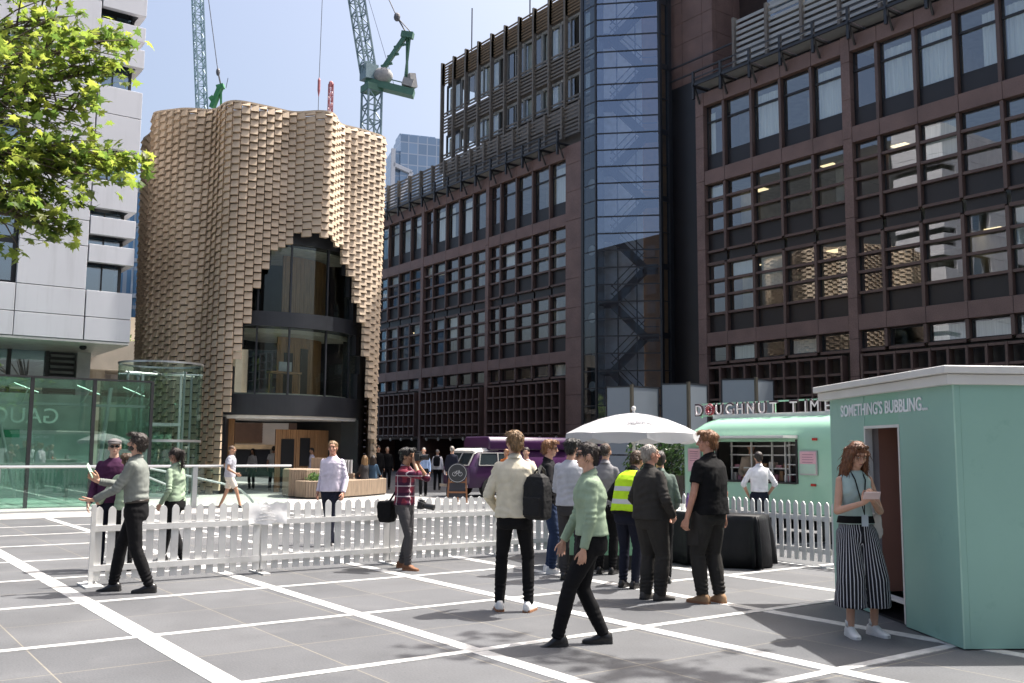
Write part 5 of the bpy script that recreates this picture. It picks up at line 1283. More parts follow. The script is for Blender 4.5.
m = MB(); m.tube([L2(221,86),L2(218,72)],.12,6); m.ell(L2(218,72),(.3,.3,.6),8,6); m.tube([L2(218,72),L2(206,-20)],.06,6); m.tube([L2(226,88),L2(228,78)],.05,5); m.build('pendant_cable', CBLE, c2)
lattice(m:=MB(),(0,0,20),(0,0,o_.z-1.5),1.8,1.8,.2); m.build('mast', CRG, c2)
o_ = cpt(331,84,150); c3 = thing('crane_tip', 'pale red lattice crane tip rising behind the pavilion roof', 'crane', (o_.x,o_.y,0)); m = MB(); lattice(m,(0,0,20),(0,0,o_.z),.55,.9,.12); m.ell((0,0,o_.z),(.4,.4,.5),8,6); m.build('mast', CRD, c3)
o_ = cpt(319,84,145); c4 = thing('crane_cable', 'thin crane hoist cable with a small red hook block above the pavilion', 'crane cable', (o_.x,o_.y,0)); MB().tube([(0,0,20),(0,0,o_.z-2)],.05,6).tube([(0,0,o_.z+1),(.2,.2,90)],.05,6).build('cable', CBLE, c4); MB().tube([(0,0,o_.z-2),(0,0,o_.z-1),(0,0,o_.z+.6),(0,0,o_.z+1)],[.05,.22,.22,.05],8).build('hook_block', CRD, c4)
def grid_glass(name, base, line, sx, sz):
    m = bpy.data.materials.new(name); m.use_nodes = True; nt = m.node_tree; b = nt.nodes['Principled BSDF']
    tc = nt.nodes.new('ShaderNodeTexCoord'); br = nt.nodes.new('ShaderNodeTexBrick'); br.offset = 0; mp = nt.nodes.new('ShaderNodeMapping'); mp.inputs['Rotation'].default_value = (R(90),0,0)
    sp = nt.nodes.new('ShaderNodeSeparateXYZ'); ad = nt.nodes.new('ShaderNodeMath'); cb = nt.nodes.new('ShaderNodeCombineXYZ')
    nt.links.new(tc.outputs['Object'], sp.inputs[0]); nt.links.new(sp.outputs[0], ad.inputs[0]); nt.links.new(sp.outputs[1], ad.inputs[1]); nt.links.new(ad.outputs[0], cb.inputs[0]); nt.links.new(sp.outputs[2], cb.inputs[1]); nt.links.new(cb.outputs[0], br.inputs['Vector'])
    br.inputs['Scale'].default_value = 1; br.inputs['Brick Width'].default_value = sx; br.inputs['Row Height'].default_value = sz; br.inputs['Mortar Size'].default_value = sz*.05
    br.inputs['Color1'].default_value = _rgba(base); br.inputs['Color2'].default_value = _rgba(tuple(c*1.35 for c in base)); br.inputs['Mortar'].default_value = _rgba(line)
    nt.links.new(br.outputs['Color'], b.inputs['Base Color']); b.inputs['Roughness'].default_value = .12; b.inputs['Specular IOR Level'].default_value = .9; b.inputs['Metallic'].default_value = .35; return m
o_ = atD(417,200,300); ft_ = thing('glass_tower', 'distant pale glass tower with a diagonal white brace, beside the slatted storeys', 'tower', (o_.x,o_.y,0), math.atan2(RH.y,RH.x)+R(18))
GT = grid_glass('far tower glass', (.20,.27,.36), (.42,.46,.52), 3.0, 3.6)
m = MB(); zt = atD(417,134,300).z; m.box(-5.5,8,0,12,0,zt); m.box(-8,-5.5,1,11,0,zt-5); m.box(-5.5,6,2,9,zt,zt+1); m.build('facade', GT, ft_)
m = MB(); 
for p,q in (((-7.8,zt-26),(-2,zt-12)),((-2,zt-12),(-7.8,zt-10)),((-7.8,zt-40),(-2,zt-26)),((-7.9,0),(-7.9,zt-5))): m.bar((p[0],-.4,p[1]),(q[0],-.4,q[1]),1.2)
m.build('brace', mat('white steel brace',(.6,.62,.66),rough=.5), ft_)
o_ = atD(141,330,80); bb_ = thing('blue_glass_block', 'blue glass office block glimpsed between the white building and the pavilion', 'office building', (o_.x,o_.y,0), math.atan2(RH.y,RH.x)+R(10))
m = MB(); m.box(-9,1.4,0,12,0,23.6); m.build('facade', grid_glass('blue block glass', (.10,.20,.32), (.35,.42,.50), 1.5, 3.3), bb_)
m = MB()
for k in range(8): m.box(-9,1.4,-.15,.0,2.0+3.0*k,2.35+3.0*k)
for x in (-2.5,-.9,.7): m.box(x-.07,x+.07,-.12,-.0,0,23.6)
m.build('floor_edge', mat('pale floor edge',(.30,.36,.42),rough=.5), bb_)
p = atD(128,336,60); leafy('terrace_hedge', 'green planting along the top of the concrete terrace', 'hedge', (-50.3,6,7.1), (.8,7.5,.55), 900, .16, (.07,.12,.03), (.12,.18,.05), False)
# the square's other side, only seen mirrored in the glass of the stair tower and offices
ob = thing('brown_office_block', 'dark brown office block mirrored in the lower stair tower glass', 'office building', (62,-70,0), R(90))
MB().box(-50,45,-12,0,0,44.5).build('wall', mat('opposite block wall',(.030,.024,.022),rough=.8), ob)
m = MB()
for k in range(11):
    for j in range(24): x = -48+3.7*j; m.box(x,x+2.6,-.0,.08,2.2+3.8*k,4.6+3.8*k)
m.build('window', mat('opposite block window',(.03,.035,.04),rough=.1,spec=.8), ob)
# ---------------------------------------------------------------- trees
LEAFA = leaf_mat('mid green plane leaf', (.12,.165,.028), .68); LEAFB = leaf_mat('deep plane leaf', (.065,.11,.022), .6); LEAFC = leaf_mat('young plane leaf', (.17,.20,.035), .7)  # three leaf tones, mixed at random through the crown
BARK = mat('grey brown bark', (.10,.075,.055), rough=.9, var=.35, scale=8, bump=.5, bscale=20, stretch=(1,1,.3))
LOBES = [(0,0),(.16,-.10),(.44,-.16),(.26,.10),(.60,.26),(.30,.34),(.22,.62),(.10,.58),(0,1.0),(-.10,.58),(-.22,.62),(-.30,.34),(-.60,.26),(-.26,.10),(-.44,-.16),(-.16,-.10)]
def add_leaf(m, p, s, nrm, yaw, mi, rq):
    n_ = nrm.normalized(); e1 = n_.orthogonal().normalized(); e1 = Matrix.Rotation(yaw,3,n_) @ e1; e2 = n_.cross(e1); b = .25*rq.uniform(.3,1.4)
    vs = [p + e1*(x*s) + e2*((y-.1)*s) - n_*(abs(x)*b*s*.8+ (y-.3)**2*b*s) for x,y in LOBES]
    o = len(m.v); m.v += [tuple(v) for v in vs]; c = len(m.v); m.v.append(tuple(p + e2*.25*s))
    for k in range(len(vs)): m.f.append((c,o+k,o+(k+1)%len(vs))); m.mi.append(mi)
def tree(label, base, clumps, h0, seed, n_per, size, trunk_r=.17, group=None):
    rq = random.Random(seed); t = thing('plane_tree', label, 'tree', (base[0],base[1],0), 0, group); B = V(base[0],base[1],0)
    tk = MB(); fork = V(.1,.05,h0); tk.tube([(0,0,0),(.02,.0,.4),(.05,.03,h0*.55),fork,fork+V(.05,.1,1.6),fork+V(.0,.15,3.2)],[trunk_r*1.35,trunk_r*1.05,trunk_r*.9,trunk_r*.72,trunk_r*.45,trunk_r*.12],12)
    tk.build('trunk', BARK, t, True); lm = MB(); fo = MB()
    for ci,(c,r_) in enumerate(clumps):
        c = V(*c)-B; s0 = fork+V(.02,.06,rq.uniform(-.3,.9)); mid = s0.lerp(c,.5)+V(rq.uniform(-.2,.2),rq.uniform(-.2,.2),.35)
        R0 = max(r_) if isinstance(r_,tuple) else r_; rad = r_ if isinstance(r_,tuple) else (r_,r_,r_*.7)
        lm.tube([s0,s0.lerp(mid,.5)+V(0,0,.12),mid,mid.lerp(c,.6)+V(0,0,.03),c],[.055,.045,.034,.022,.010],7)
        nt_w = int(n_per*R0/14)+5
        for k in range(nt_w):
            while True:
                d = V(rq.uniform(-1,1),rq.uniform(-1,1),rq.uniform(-1,1))
                if d.length < 1: break
            e = c+V(d.x*rad[0],d.y*rad[1],d.z*rad[2]); s1 = mid.lerp(c,rq.uniform(.35,1)); w = s1.lerp(e,.55)+V(0,0,.07)
            lm.tube([s1,w,e],[.011,.007,.003],5)
            for q in range(14):
                f = rq.random()**.7; p = (s1.lerp(w,f*2) if f < .5 else w.lerp(e,f*2-1)) if q < 9 else e
                p = p+V(rq.gauss(0,.065),rq.gauss(0,.065),rq.gauss(0,.05)); nrm = V(rq.gauss(0,.8),rq.gauss(0,.8),1)
                add_leaf(fo,p,size*rq.uniform(.6,1.15),nrm,rq.uniform(0,6.28),rq.choice((0,0,1,2)),rq)
    lm.build('limb', BARK, t, True); fo.build('crown', [LEAFA,LEAFB,LEAFC], t); return t
# crown clumps: a point in space (given by sight line and distance) and its radii
CL1 = [((10,40,9.2),.62),((55,20,9.6),.55),((85,45,9.0),.40),((105,70,9.3),.26),((30,95,8.8),.62),((75,110,9.1),.46),((10,150,8.6),.6),((60,165,8.8),.50),((100,160,9.0),.34),((132,163,9.1),.17),((8,215,8.5),.5),((45,205,8.7),.36),((60,232,8.7),.16),((-60,60,9),.8),((-70,170,8.6),.8),((40,-40,9.8),.7),((-30,-60,10),.9),((92,175,8.8),.3),((118,40,9.5),.16)]
tree('leafy plane tree reaching its bright branches into the upper left', (-12.4,-1.6), [(tuple(atD(x,y,d)),r_) for (x,y,d),r_ in CL1], 3.6, 3, 360, .104)
CL2 = [((-4.6,10.4,9.6),1.1),((-3.0,10.6,9.8),1.3),((-1.4,11.2,9.4),1.4),((-5.9,9.9,9.9),.7),((.4,11,9),1.5),((-.8,9.4,8.8),1.2),((-1.6,8.4,7.9),1.0),((.2,8.2,7.5),1.4),((1.6,9.6,7.4),1.6),((-3.6,9.7,10.2),.8),((.8,7.2,5.6),1.5),((1.8,8.6,5.0),1.6),((2.6,7.4,6.4),1.6),((1.2,6.0,6.6),1.3),((3.0,9.6,5.6),1.6),((2.0,5.2,4.6),1.8),((3.4,6.6,4.2),1.8),((3.2,4.0,5.8),1.8),((.6,8.6,4.0),1.3)]  # high clumps give the dapple; low ones added unseen to shade the kiosk side
tree('plane tree overhanging from the right, known by its dappled shade on the paving', (1.9,12.2), CL2, 5.4, 8, 110, .16)
# ---------------------------------------------------------------- clothes
KBLK = cloth('black cloth', (.0075,.0075,.0085), rough=.85); KCHAR = cloth('charcoal cloth', (.045,.043,.045)); KNAVY = cloth('dark navy cloth', (.014,.016,.028)); KJEAN = cloth('dark blue denim', (.025,.04,.085), bump=.3, bscale=60)
KGREY = cloth('dark grey denim', (.065,.063,.066), bump=.3, bscale=60); KWORK = cloth('faded black workwear', (.034,.032,.030), bump=.4, bscale=20)
KGREEN = cloth('sage green blouse', (.27,.35,.25)); KGREY2 = cloth('grey green shirt', (.185,.20,.185)); KPURP = cloth('deep purple shirt', (.055,.018,.050)); KLILAC = cloth('pale lilac shirt', (.62,.57,.66)); KCREAM = cloth('cream shirt', (.60,.55,.43))
KHEATH = cloth('heather grey sweater', (.42,.43,.47)); KTEE = cloth('pale grey tee', (.40,.40,.45)); KSHORT = cloth('pale beige shorts', (.58,.53,.46)); KBLUE = cloth('sky blue shirt', (.28,.38,.58)); KWHITE = cloth('white polo', (.72,.72,.75)); KDKJ = cloth('black zip jacket', (.011,.011,.013)); KDKG = cloth('dark green grey shirt', (.10,.13,.115)); KTURQ = cloth('turquoise tee', (.06,.32,.48)); KDENJ = cloth('denim jacket', (.05,.09,.14)); KPALE = cloth('pale mint vest', (.36,.46,.44))
def wave_mat(name, base, line, freq, width, axis='stripe'):
    """woven vertical stripes (or a plaid) in the cloth itself"""
    m = cloth(name, base); nt = m.node_tree; b = nt.nodes['Principled BSDF']; src = b.inputs['Base Color'].links[0].from_socket
    tc = nt.nodes.new('ShaderNodeTexCoord'); sp = nt.nodes.new('ShaderNodeSeparateXYZ'); nt.links.new(tc.outputs['Object'], sp.inputs[0])
    def stripes(sock, fr, wd):
        a = nt.nodes.new('ShaderNodeMath'); a.operation = 'MULTIPLY'; a.inputs[1].default_value = fr; nt.links.new(sock, a.inputs[0])
        f = nt.nodes.new('ShaderNodeMath'); f.operation = 'FRACT'; nt.links.new(a.outputs[0], f.inputs[0])
        l = nt.nodes.new('ShaderNodeMath'); l.operation = 'LESS_THAN'; l.inputs[1].default_value = wd; nt.links.new(f.outputs[0], l.inputs[0]); return l.outputs[0]
    ad = nt.nodes.new('ShaderNodeMath'); nt.links.new(sp.outputs[0], ad.inputs[0]); ml = nt.nodes.new('ShaderNodeMath'); ml.operation = 'MULTIPLY'; ml.inputs[1].default_value = .55; nt.links.new(sp.outputs[1], ml.inputs[0]); nt.links.new(ml.outputs[0], ad.inputs[1])
    if axis == 'stripe': ad = nt.nodes.new('ShaderNodeAttribute'); ad.attribute_name = 'stripe'
    adx = ad.outputs['Fac'] if axis == 'stripe' else ad.outputs[0]
    cur = src
    for so, fr, wd, c in ([(adx, freq, width, line)] if axis == 'stripe' else [(ad.outputs[0], freq, .42, (.012,.012,.035)), (sp.outputs[2], freq*.9, .40, (.02,.015,.04)), (ad.outputs[0], freq, .10, line), (sp.outputs[2], freq*.9, .10, line)]):
        s_ = stripes(so, fr, wd); mx = nt.nodes.new('ShaderNodeMix'); mx.data_type = 'RGBA'
        if axis == 'stripe': nt.links.new(s_, mx.inputs[0])
        else:
            k = nt.nodes.new('ShaderNodeMath'); k.operation = 'MULTIPLY'; k.inputs[1].default_value = .62; nt.links.new(s_, k.inputs[0]); nt.links.new(k.outputs[0], mx.inputs[0])
        nt.links.new(cur, mx.inputs[6]); mx.inputs[7].default_value = _rgba(c); cur = mx.outputs[2]
    nt.links.new(cur, b.inputs['Base Color']); return m
KSTRIPE = wave_mat('black trousers with white pinstripes', (.016,.016,.020), (.50,.50,.53), 34, .26)
KPLAID = wave_mat('red and navy plaid', (.19,.03,.05), (.55,.50,.52), 8, .1, 'plaid')
def hivis_mat():
    m = cloth('high visibility yellow', (.50,.78,.03)); nt = m.node_tree; b = nt.nodes['Principled BSDF']; src = b.inputs['Base Color'].links[0].from_socket
    tc = nt.nodes.new('ShaderNodeTexCoord'); sp = nt.nodes.new('ShaderNodeSeparateXYZ'); nt.links.new(tc.outputs['Object'], sp.inputs[0]); cur = src
    for z0,z1 in ((.99,1.045),(1.14,1.195)):
        g1 = nt.nodes.new('ShaderNodeMath'); g1.operation = 'GREATER_THAN'; g1.inputs[1].default_value = z0; g2 = nt.nodes.new('ShaderNodeMath'); g2.operation = 'LESS_THAN'; g2.inputs[1].default_value = z1; mu = nt.nodes.new('ShaderNodeMath'); mu.operation = 'MULTIPLY'
        nt.links.new(sp.outputs[2], g1.inputs[0]); nt.links.new(sp.outputs[2], g2.inputs[0]); nt.links.new(g1.outputs[0], mu.inputs[0]); nt.links.new(g2.outputs[0], mu.inputs[1])
        mx = nt.nodes.new('ShaderNodeMix'); mx.data_type = 'RGBA'; nt.links.new(mu.outputs[0], mx.inputs[0]); nt.links.new(cur, mx.inputs[6]); mx.inputs[7].default_value = (.55,.56,.56,1); cur = mx.outputs[2]
    nt.links.new(cur, b.inputs['Base Color']); return m
KHIVIS = hivis_mat()
def at(x, y): return tuple(G(x,y).to_2d())
HD_ = lambda a,b: tuple((RH*a+FH*b).to_2d())
LEFT, RIGHT, AWAY, NEAR = HD_(-1,0), HD_(1,0), HD_(0,1), HD_(0,-1)
STRIDE = lambda f,b: ((-.07,b,.0,2,-32),(.07,f,0,-3,14))     # left foot back on its toes, right foot forward on its heel
STRIDE2 = lambda f,b: ((-.07,f,0,3,14),(.07,b,.0,-2,-32))
# ---- people near the left end of the fence
p1,i1 = person('bearded man in grey green shirt striding past the fence, card in raised hand', at(133,592), HD_(-1,-.12), 1.79, feet=((-.08,-.19,0,4,0),(.08,.23,0,-3,4)), pelvis=(0,.02), lean=.06, head=(-.25,.18),
   hands=((-.16,.42,1.02),(.10,.46,1.21)), elbow=((-.35,-.6,-.7),(.5,-.5,-.7)), fdir=((0.05,1,-.12),(0,.75,.6)), palm=((0.2,-.1,1),(-.9,.3,.3)), curl=((.15,.2,.15),(.4,.5,.4)), skin='fair', hair='dark', style='quiff', topm=KGREY2, legm=KBLK, tuck=True, belt=True, shoe=BLACKSHOE, seed=1, build=1.02, leg_r=1.02)
MB().box(-.03,.03,-.002,.002,-.045,.045).build('pocket_patch', mat('pale green badge',(.40,.58,.45)), p1).matrix_local = Matrix.Translation(i1['S'](i1['T']((-.085,.118,1.30)))) @ Matrix.Rotation(R(12),4,'Z')
hp = world(i1,i1['wr'][1]+V(.0,.07,.07))
cd = thing('folded_card', 'pale green folded card held up by the striding man', 'card', tuple(hp), i1['ang']); m = MB(); m.box(-.05,.05,-.004,.004,-.02,.14,0,Matrix.Rotation(R(-20),4,'X') @ Matrix.Rotation(R(-25),4,'Y')); m.build('card', mat('pale green card',(.45,.66,.50),rough=.5), cd)
bd_ = MB()
for c_,r_ in (((0,.048,1.572),(.050,.046,.034)),((.042,.03,1.59),(.020,.036,.036)),((-.042,.03,1.59),(.020,.036,.036)),((0,.088,1.595),(.024,.008,.007))): bd_.ell(i1['S'](i1['HD'](c_)), tuple(x*i1['s'] for x in r_), 14, 10, 0, i1['hm'])
remeshed('beard', bd_, HAIR['dark'], .006, 2, .006, .02, p1)
p2,i2 = person('man in flat grey cap, sunglasses and purple shirt behind the end of the picket fence', at(108,569), HD_(.25,-1), 1.72, feet=((-.11,0,0,8,0),(.11,.05,0,-8,0)), hands=((-.28,.10,.88),(.27,.12,.90)), skin='pale', hair='grey', style='thin', topm=KPURP, legm=KNAVY, glasses=True, head=(.15,0), build=1.1, far=0, seed=2)
m = MB(); c = i2['HD']; S_ = i2['S']; m.ell(S_(c((0,.004,1.712))), tuple(x*i2['s'] for x in (.092,.118,.045)), 18, 10, 0, i2['hm']); m.ell(S_(c((0,.10,1.692))), tuple(x*i2['s'] for x in (.075,.055,.012)), 14, 8, 0, i2['hm']); m.build('flat_cap', cloth('grey flat cap',(.15,.14,.14)), p2, True)
p3,i3 = person('small person in sage green blouse, back turned, between the capped man and striding man', at(122,571), HD_(-.55,.75), 1.52, female=True, hands=((-.30,.28,1.02),(.22,.25,1.05)), elbow=((-.6,-.6,-.5),(.5,-.7,-.4)), fdir=((-.5,.8,.1),None), skin='fair', hair='brown', style='mop', topm=KGREEN, legm=KBLK, hem=.9, seed=3)
p4,i4 = person('woman in sage green blouse walking away left behind the fence, dark hair tied back', at(172,561), HD_(-.85,.35), 1.63, female=True, feet=STRIDE(.24,-.26), pelvis=(0,.0), lean=.05, head=(.1,0), hands=((-.22,.08,.88),(.20,.22,.92)), skin='fair', hair='dark', style='pony', topm=KGREEN, legm=KBLK, hem=.93, seed=4)
# ---- walking men beyond the fence
p5,i5 = person('balding man in pale tee and beige shorts walking past the glass balustrade', at(229,508), HD_(.80,.05), 1.72, feet=STRIDE(.30,-.26), lean=.04, hands=((-.27,-.12,.93),(.27,.22,.95)), skin='tan', hair='brown', style='crop', topm=KTEE, sleeve='short', legs='shorts', legm=KSHORT, shoe=BLACKSHOE, collar=False, far=1, build=1.08, seed=5)
p6,i6 = person('man in pale lilac shirt and dark trousers walking towards the fence', at(330,545), HD_(-.25,-1), 1.76, feet=STRIDE2(.20,-.20), head=(.25,-.05), hands=((-.26,.10,.88),(.27,-.05,.88)), skin='ruddy', hair='sandy', style='thin', topm=KLILAC, legm=KNAVY, hem=.90, glasses=False, build=1.1, far=0, seed=6)
# ---- photographer
p7,i7 = person('photographer in red plaid shirt holding a camera to his face by the fence', at(404,569), HD_(1,-.35), 1.63, feet=((-.13,-.10,0,10,0),(.13,.12,0,-8,0)), pelvis=(0,.0), lean=.02, head=(-.0,-.05), hands=((-.05,.165,1.535),(.065,.155,1.575)), elbow=((-.5,.45,-1),(.5,.45,-1)), fdir=((.2,.4,.8),(-.2,.4,.8)), palm=((1,-.2,-.1),(-1,-.2,-.1)), curl=(.7,.7,.5), skin='olive', hair='black', style='mop', topm=KPLAID, sleeve='rolled', legm=KGREY, shoe=BROWNSHOE, sole=GUMSOLE, hem=.92, build=1.02, seed=7, belt=BELT)
def camera(label, pos, ang, long=.10, tilt=0):
    t = thing('photo_camera', label, 'camera', tuple(pos), ang); t.rotation_euler.x = tilt
    bevel(MB().box(-.07,.07,-.035,.035,-.05,.05).box(-.03,.03,-.035,.03,.05,.075).build('body', mat('camera body',(.015,.015,.016),rough=.45), t),.008,2)
    ln = MB().tube([(0,.035,0),(0,.06,0),(0,.06,0),(0,.06+long,0)],[.034,.034,.038,.040],18).build('lens', mat('lens barrel',(.02,.02,.021),rough=.35), t); MB().tube([(0,.06+long-.004,0),(0,.062+long,0)],[.034,.034],18).build('front_glass', SHADES, ln); return t
camera('black camera the photographer holds up to his eye', world(i7,(0,.205,1.635)), i7['ang'], .085)
camera('black camera with long lens hanging at the photographer hip', world(i7,(-.05,.24,.93)), i7['ang'], .13, R(-8))
sb = thing('shoulder_bag', 'black canvas shoulder bag hanging behind the photographer', 'bag', tuple(world(i7,(-.02,-.30,.80))), i7['ang'])
m = MB(); m.loft([[(x*k,y*k2,z) for x,y in ((-.12,-.10),(.12,-.10),(.12,.10),(-.12,.10))] for z,k,k2 in ((-.12,.75,.8),(-.05,.95,1),(.10,1,1.1),(.16,.95,1.0),(.17,.7,.7))]); remeshed('bag_body', m, KBLK, .012, 3, .012, .07, sb)
MB().tube([(.0,.02,.15),(-.02,.22,.45),(.02,.30,.70)],.014,6).build('strap', KBLK, sb)
# ---- man in cream shirt with a backpack, seen from behind
p8,i8 = person('man in cream shirt standing with his back turned, backpack on one shoulder', at(514,611), HD_(.10,1), 1.80, feet=((-.145,.0,0,12,0),(.145,-.02,0,-14,0)), head=(.55,0), hands=((-.20,.18,.98),(.20,.22,1.02)), elbow=((-.6,-.7,-.5),(.6,-.7,-.5)), skin='fair', hair='sandy', style='quiff', topm=KCREAM, legm=KBLK, hem=.90, shoe=WHITESHOE, sole=GUMSOLE, leg_r=.93, build=1.03, seed=8, loose=1.05)
bp = thing('backpack', 'black backpack hanging from the right shoulder of the man in the cream shirt', 'backpack', tuple(world(i8,(.245,-.155,1.14))), i8['ang']+R(-32)); bp.scale = (.88,.88,.88)
m = MB(); m.loft([[(x*k,y*k2,z) for x,y in ((-.15,-.09),(0,-.11),(.15,-.09),(.15,.07),(-.15,.07))] for z,k,k2 in ((-.27,.72,.6),(-.24,.95,.95),(-.05,1,1.1),(.12,.95,1.0),(.21,.75,.8),(.25,.4,.5))]); m.box(-.11,.11,-.14,-.09,-.22,-.02); remeshed('bag_body', m, mat('black nylon',(.010,.010,.011),rough=.7,spec=.25,bump=.2,bscale=30), .010, 3, .014, .06, bp)
MB().tube([(-.06,.06,.20),(-.08,.16,.33),(-.10,.26,.28),(-.10,.30,.10),(-.05,.2,-.15)],.02,8).tube([(.03,-.02,.24),(.0,.0,.31),(-.05,-.02,.24)],.012,6).build('strap', mat('black webbing',(.02,.02,.02),rough=.7), bp)
# ---- the group around the mint counter
p9,i9 = person('man in dark jacket over turquoise tee, jeans and white trainers, facing right', at(549,573), HD_(1,-.05), 1.74, feet=((-.10,0,0,4,0),(.10,.04,0,-8,0)), head=(-.1,-.05), hands=((-.16,.28,1.04),(.18,.25,1.05)), elbow=((-.5,-.8,-.4),(.5,-.8,-.4)), skin='fair', hair='ginger', style='quiff', topm=KDKJ, legm=KJEAN, glasses=True, shoe=WHITESHOE, sole=WHITESOLE, seed=9)
m = MB(); c = i9['T']; m.loft([[i9['S'](c(p)) for p in ((-.035,.112+.004,z),(.035,.112+.004,z),(.035,.122+.006,z),(-.035,.122+.006,z))] for z in (1.02,1.2,1.32,1.42)]); m.build('tee_front', KTURQ, p9)
p10,i10 = person('man in heather grey sweater with his back turned at the mint counter', at(571,580), HD_(.30,1), 1.75, hands=((-.12,.30,1.06),(.15,.30,1.06)), elbow=((-.5,-.8,-.4),(.5,-.8,-.4)), skin='fair', hair='black', style='mop', topm=KHEATH, collar=False, legm=KCHAR, hem=.91, head=(-.3,-.1), seed=10, loose=1.06)
p11,i11 = person('woman in sage green blouse and black trousers with a bun, striding left in the foreground', at(593,645), HD_(-1,-.06), 1.71, female=True, feet=((-.06,.30,.01,2,12),(.06,-.10,0,-3,0)), pelvis=(0,.02), lean=.05, head=(.03,.02), hands=((-.19,.11,.82),(.20,.24,.86)), elbow=((-.25,-1,-.2),(.25,-1,-.2)), fdir=((0,.12,-1),(0,.2,-1)), curl=(.25,.35,.3), skin='fair', hair='dark', style='bun', topm=KGREEN, hem=.955, legm=KBLK, glasses=True, seed=11, leg_r=1.0, loose=1.10, build=1.05)
p12,i12 = person('man in yellow high visibility vest, half hidden behind the older man', at(629,588), HD_(.6,.75), 1.64, hands=((-.20,.25,1.05),(.24,.16,1.0)), elbow=((-.6,-.7,-.4),(.6,-.7,-.4)), skin='fair', hair='brown', style='short', topm=KDKJ, legm=KNAVY, build=1.15, lean=.30, head=(0,-.35), seed=12, hem=.90)
m = MB(); c = i12['T']; m.loft([[i12['S'](p) for p in superring(0,-.012,z,hx,hy,30,2.5,c)] for z,hx,hy in ((.93,.228,.180),(1.08,.222,.175),(1.20,.224,.174),(1.31,.226,.172),(1.38,.206,.152),(1.43,.158,.118),(1.465,.106,.094))]); remeshed('vest', m, KHIVIS, .009, 2, .008, .07, p12)
p13,i13 = person('person with a brown bun and grey top behind the striding woman in green', at(606,574), HD_(.35,.9), 1.70, female=True, hands=((-.2,.25,1.05),(.2,.25,1.05)), skin='fair', hair='brown', style='bun', topm=cloth('mid grey top',(.20,.20,.21)), legm=KBLK, far=1, seed=13)
p14,i14 = person('older grey-haired man in faded black jacket, hands in pockets, looking right', at(652,600), HD_(.55,.35), 1.68, feet=((-.085,-.02,0,10,0),(.085,.05,0,-12,0)), head=(-.35,.0), hands=((-.22,.13,.95),(.22,.14,.95)), elbow=((-.8,-.9,-.2),(.8,-.9,-.2)), curl=(.9,.9,.7), fdir=((.4,.6,-.6),(-.4,.6,-.6)), skin='ruddy', hair='grey', style='thin', topm=KWORK, legm=KWORK, leg_r=1.32, hem=.90, shoe=GREYSHOE, build=1.12, loose=1.08, seed=14, cuff=.06)
p15,i15 = person('person in dark green grey shirt standing behind the older man under the parasol', at(661,583), HD_(.1,1), 1.60, hands=((-.2,.25,1.05),(.22,.2,1.0)), skin='fair', hair='dark', style='short', topm=KDKG, legm=KBLK, far=1, seed=15, build=1.05)
p16,i16 = person('broad man in black polo and cargo trousers with tan boots', at(710,603), HD_(-.62,.70), 1.83, feet=((-.085,.03,0,6,0),(.085,-.06,0,-14,0)), head=(.60,0), hands=((-.30,.06,.83),(.30,.02,.85)), elbow=((-.6,-.9,-.3),(.6,-.9,-.3)), curl=(.6,.6,.4), skin='ruddy', hair='ginger', style='quiff', topm=KBLK, sleeve='short', legm=KWORK, leg_r=1.20, hem=.89, shoe=TANBOOT, sole=GUMSOLE, build=1.16, seed=16, cuff=.09)
q = MB()
for sx in (-1,): q.box(-.012,.012,-.075,.075,-.09,.09)
pk = q.build('cargo_pocket', KWORK, p16); pk.location = i16['S'](i16['knees'][0]+V(-.088,-.02,.17)); bevel(pk,.01,2)
p17,i17 = person('person in white polo and navy trousers standing at the trailer hatch, hands on hips', tuple(atD(759,480,17.0).to_2d()), HD_(.0,1), 1.60, feet=((-.12,0,0,6,0),(.12,0,0,-6,0)), hands=((-.20,.10,.95),(.20,.10,.95)), elbow=((-1,-.5,0),(1,-.5,0)), skin='fair', hair='dark', style='short', topm=KWHITE, sleeve='rolled', tuck=True, legm=KNAVY, seed=17, far=1)
p18,i18 = person('woman in wide pinstriped trousers looking down at her phone by the kiosk door', at(860,635), HD_(.12,-1), 1.71, female=True, feet=((-.135,.01,0,14,0),(.115,.05,0,-6,0)), hands=((-.045,.235,1.235),(.05,.245,1.215)), elbow=((-.55,-.3,-.9),(.55,-.3,-.9)), fdir=((.35,.55,.7),(-.35,.55,.7)), palm=((.6,-.6,.5),(-.6,-.6,.5)), curl=(.5,.6,.5), head=(.08,-.40), skin='fair', hair='auburn', style='long', topm=KPALE, sleeve='none', collar=False, hem=.99, legm=KSTRIPE, flare=.150, cuff=.275, shoe=WHITESHOE, sole=WHITESOLE, seed=18, leg_r=1.08)
m = MB(); c = i18['T']; m.loft([[i18['S'](p) for p in superring(0,-.012,z,hx,hy,30,2.4,c)] for z,hx,hy in ((1.00,.172,.128),(1.05,.160,.122),(1.065,.156,.118))]); m.build('waistband', KBLK, p18, True)
m = MB()
for sx in (-1,1):
    c = i18['HD']; m.ell(i18['S'](c((sx*.036,.060,1.742))), (.030,.012,.020), 12, 8, 0, i18['hm']); m.bar(i18['S'](c((sx*.064,.05,1.735))), i18['S'](c((sx*.084,-.05,1.69))), .006)
m.build('sunglasses', mat('tortoiseshell lenses',(.10,.045,.02),rough=.1), p18, True)
for sx,i in ((-1,0),(1,1)):
    a = i18['S'](V((-.135,.115)[i],(.01,.05)[i]-.01,0)); MB().tube([a+V(0,0,.085),a+V(0,0,.135)],.040,14).build('sock', WHITESHOE, p18, True)
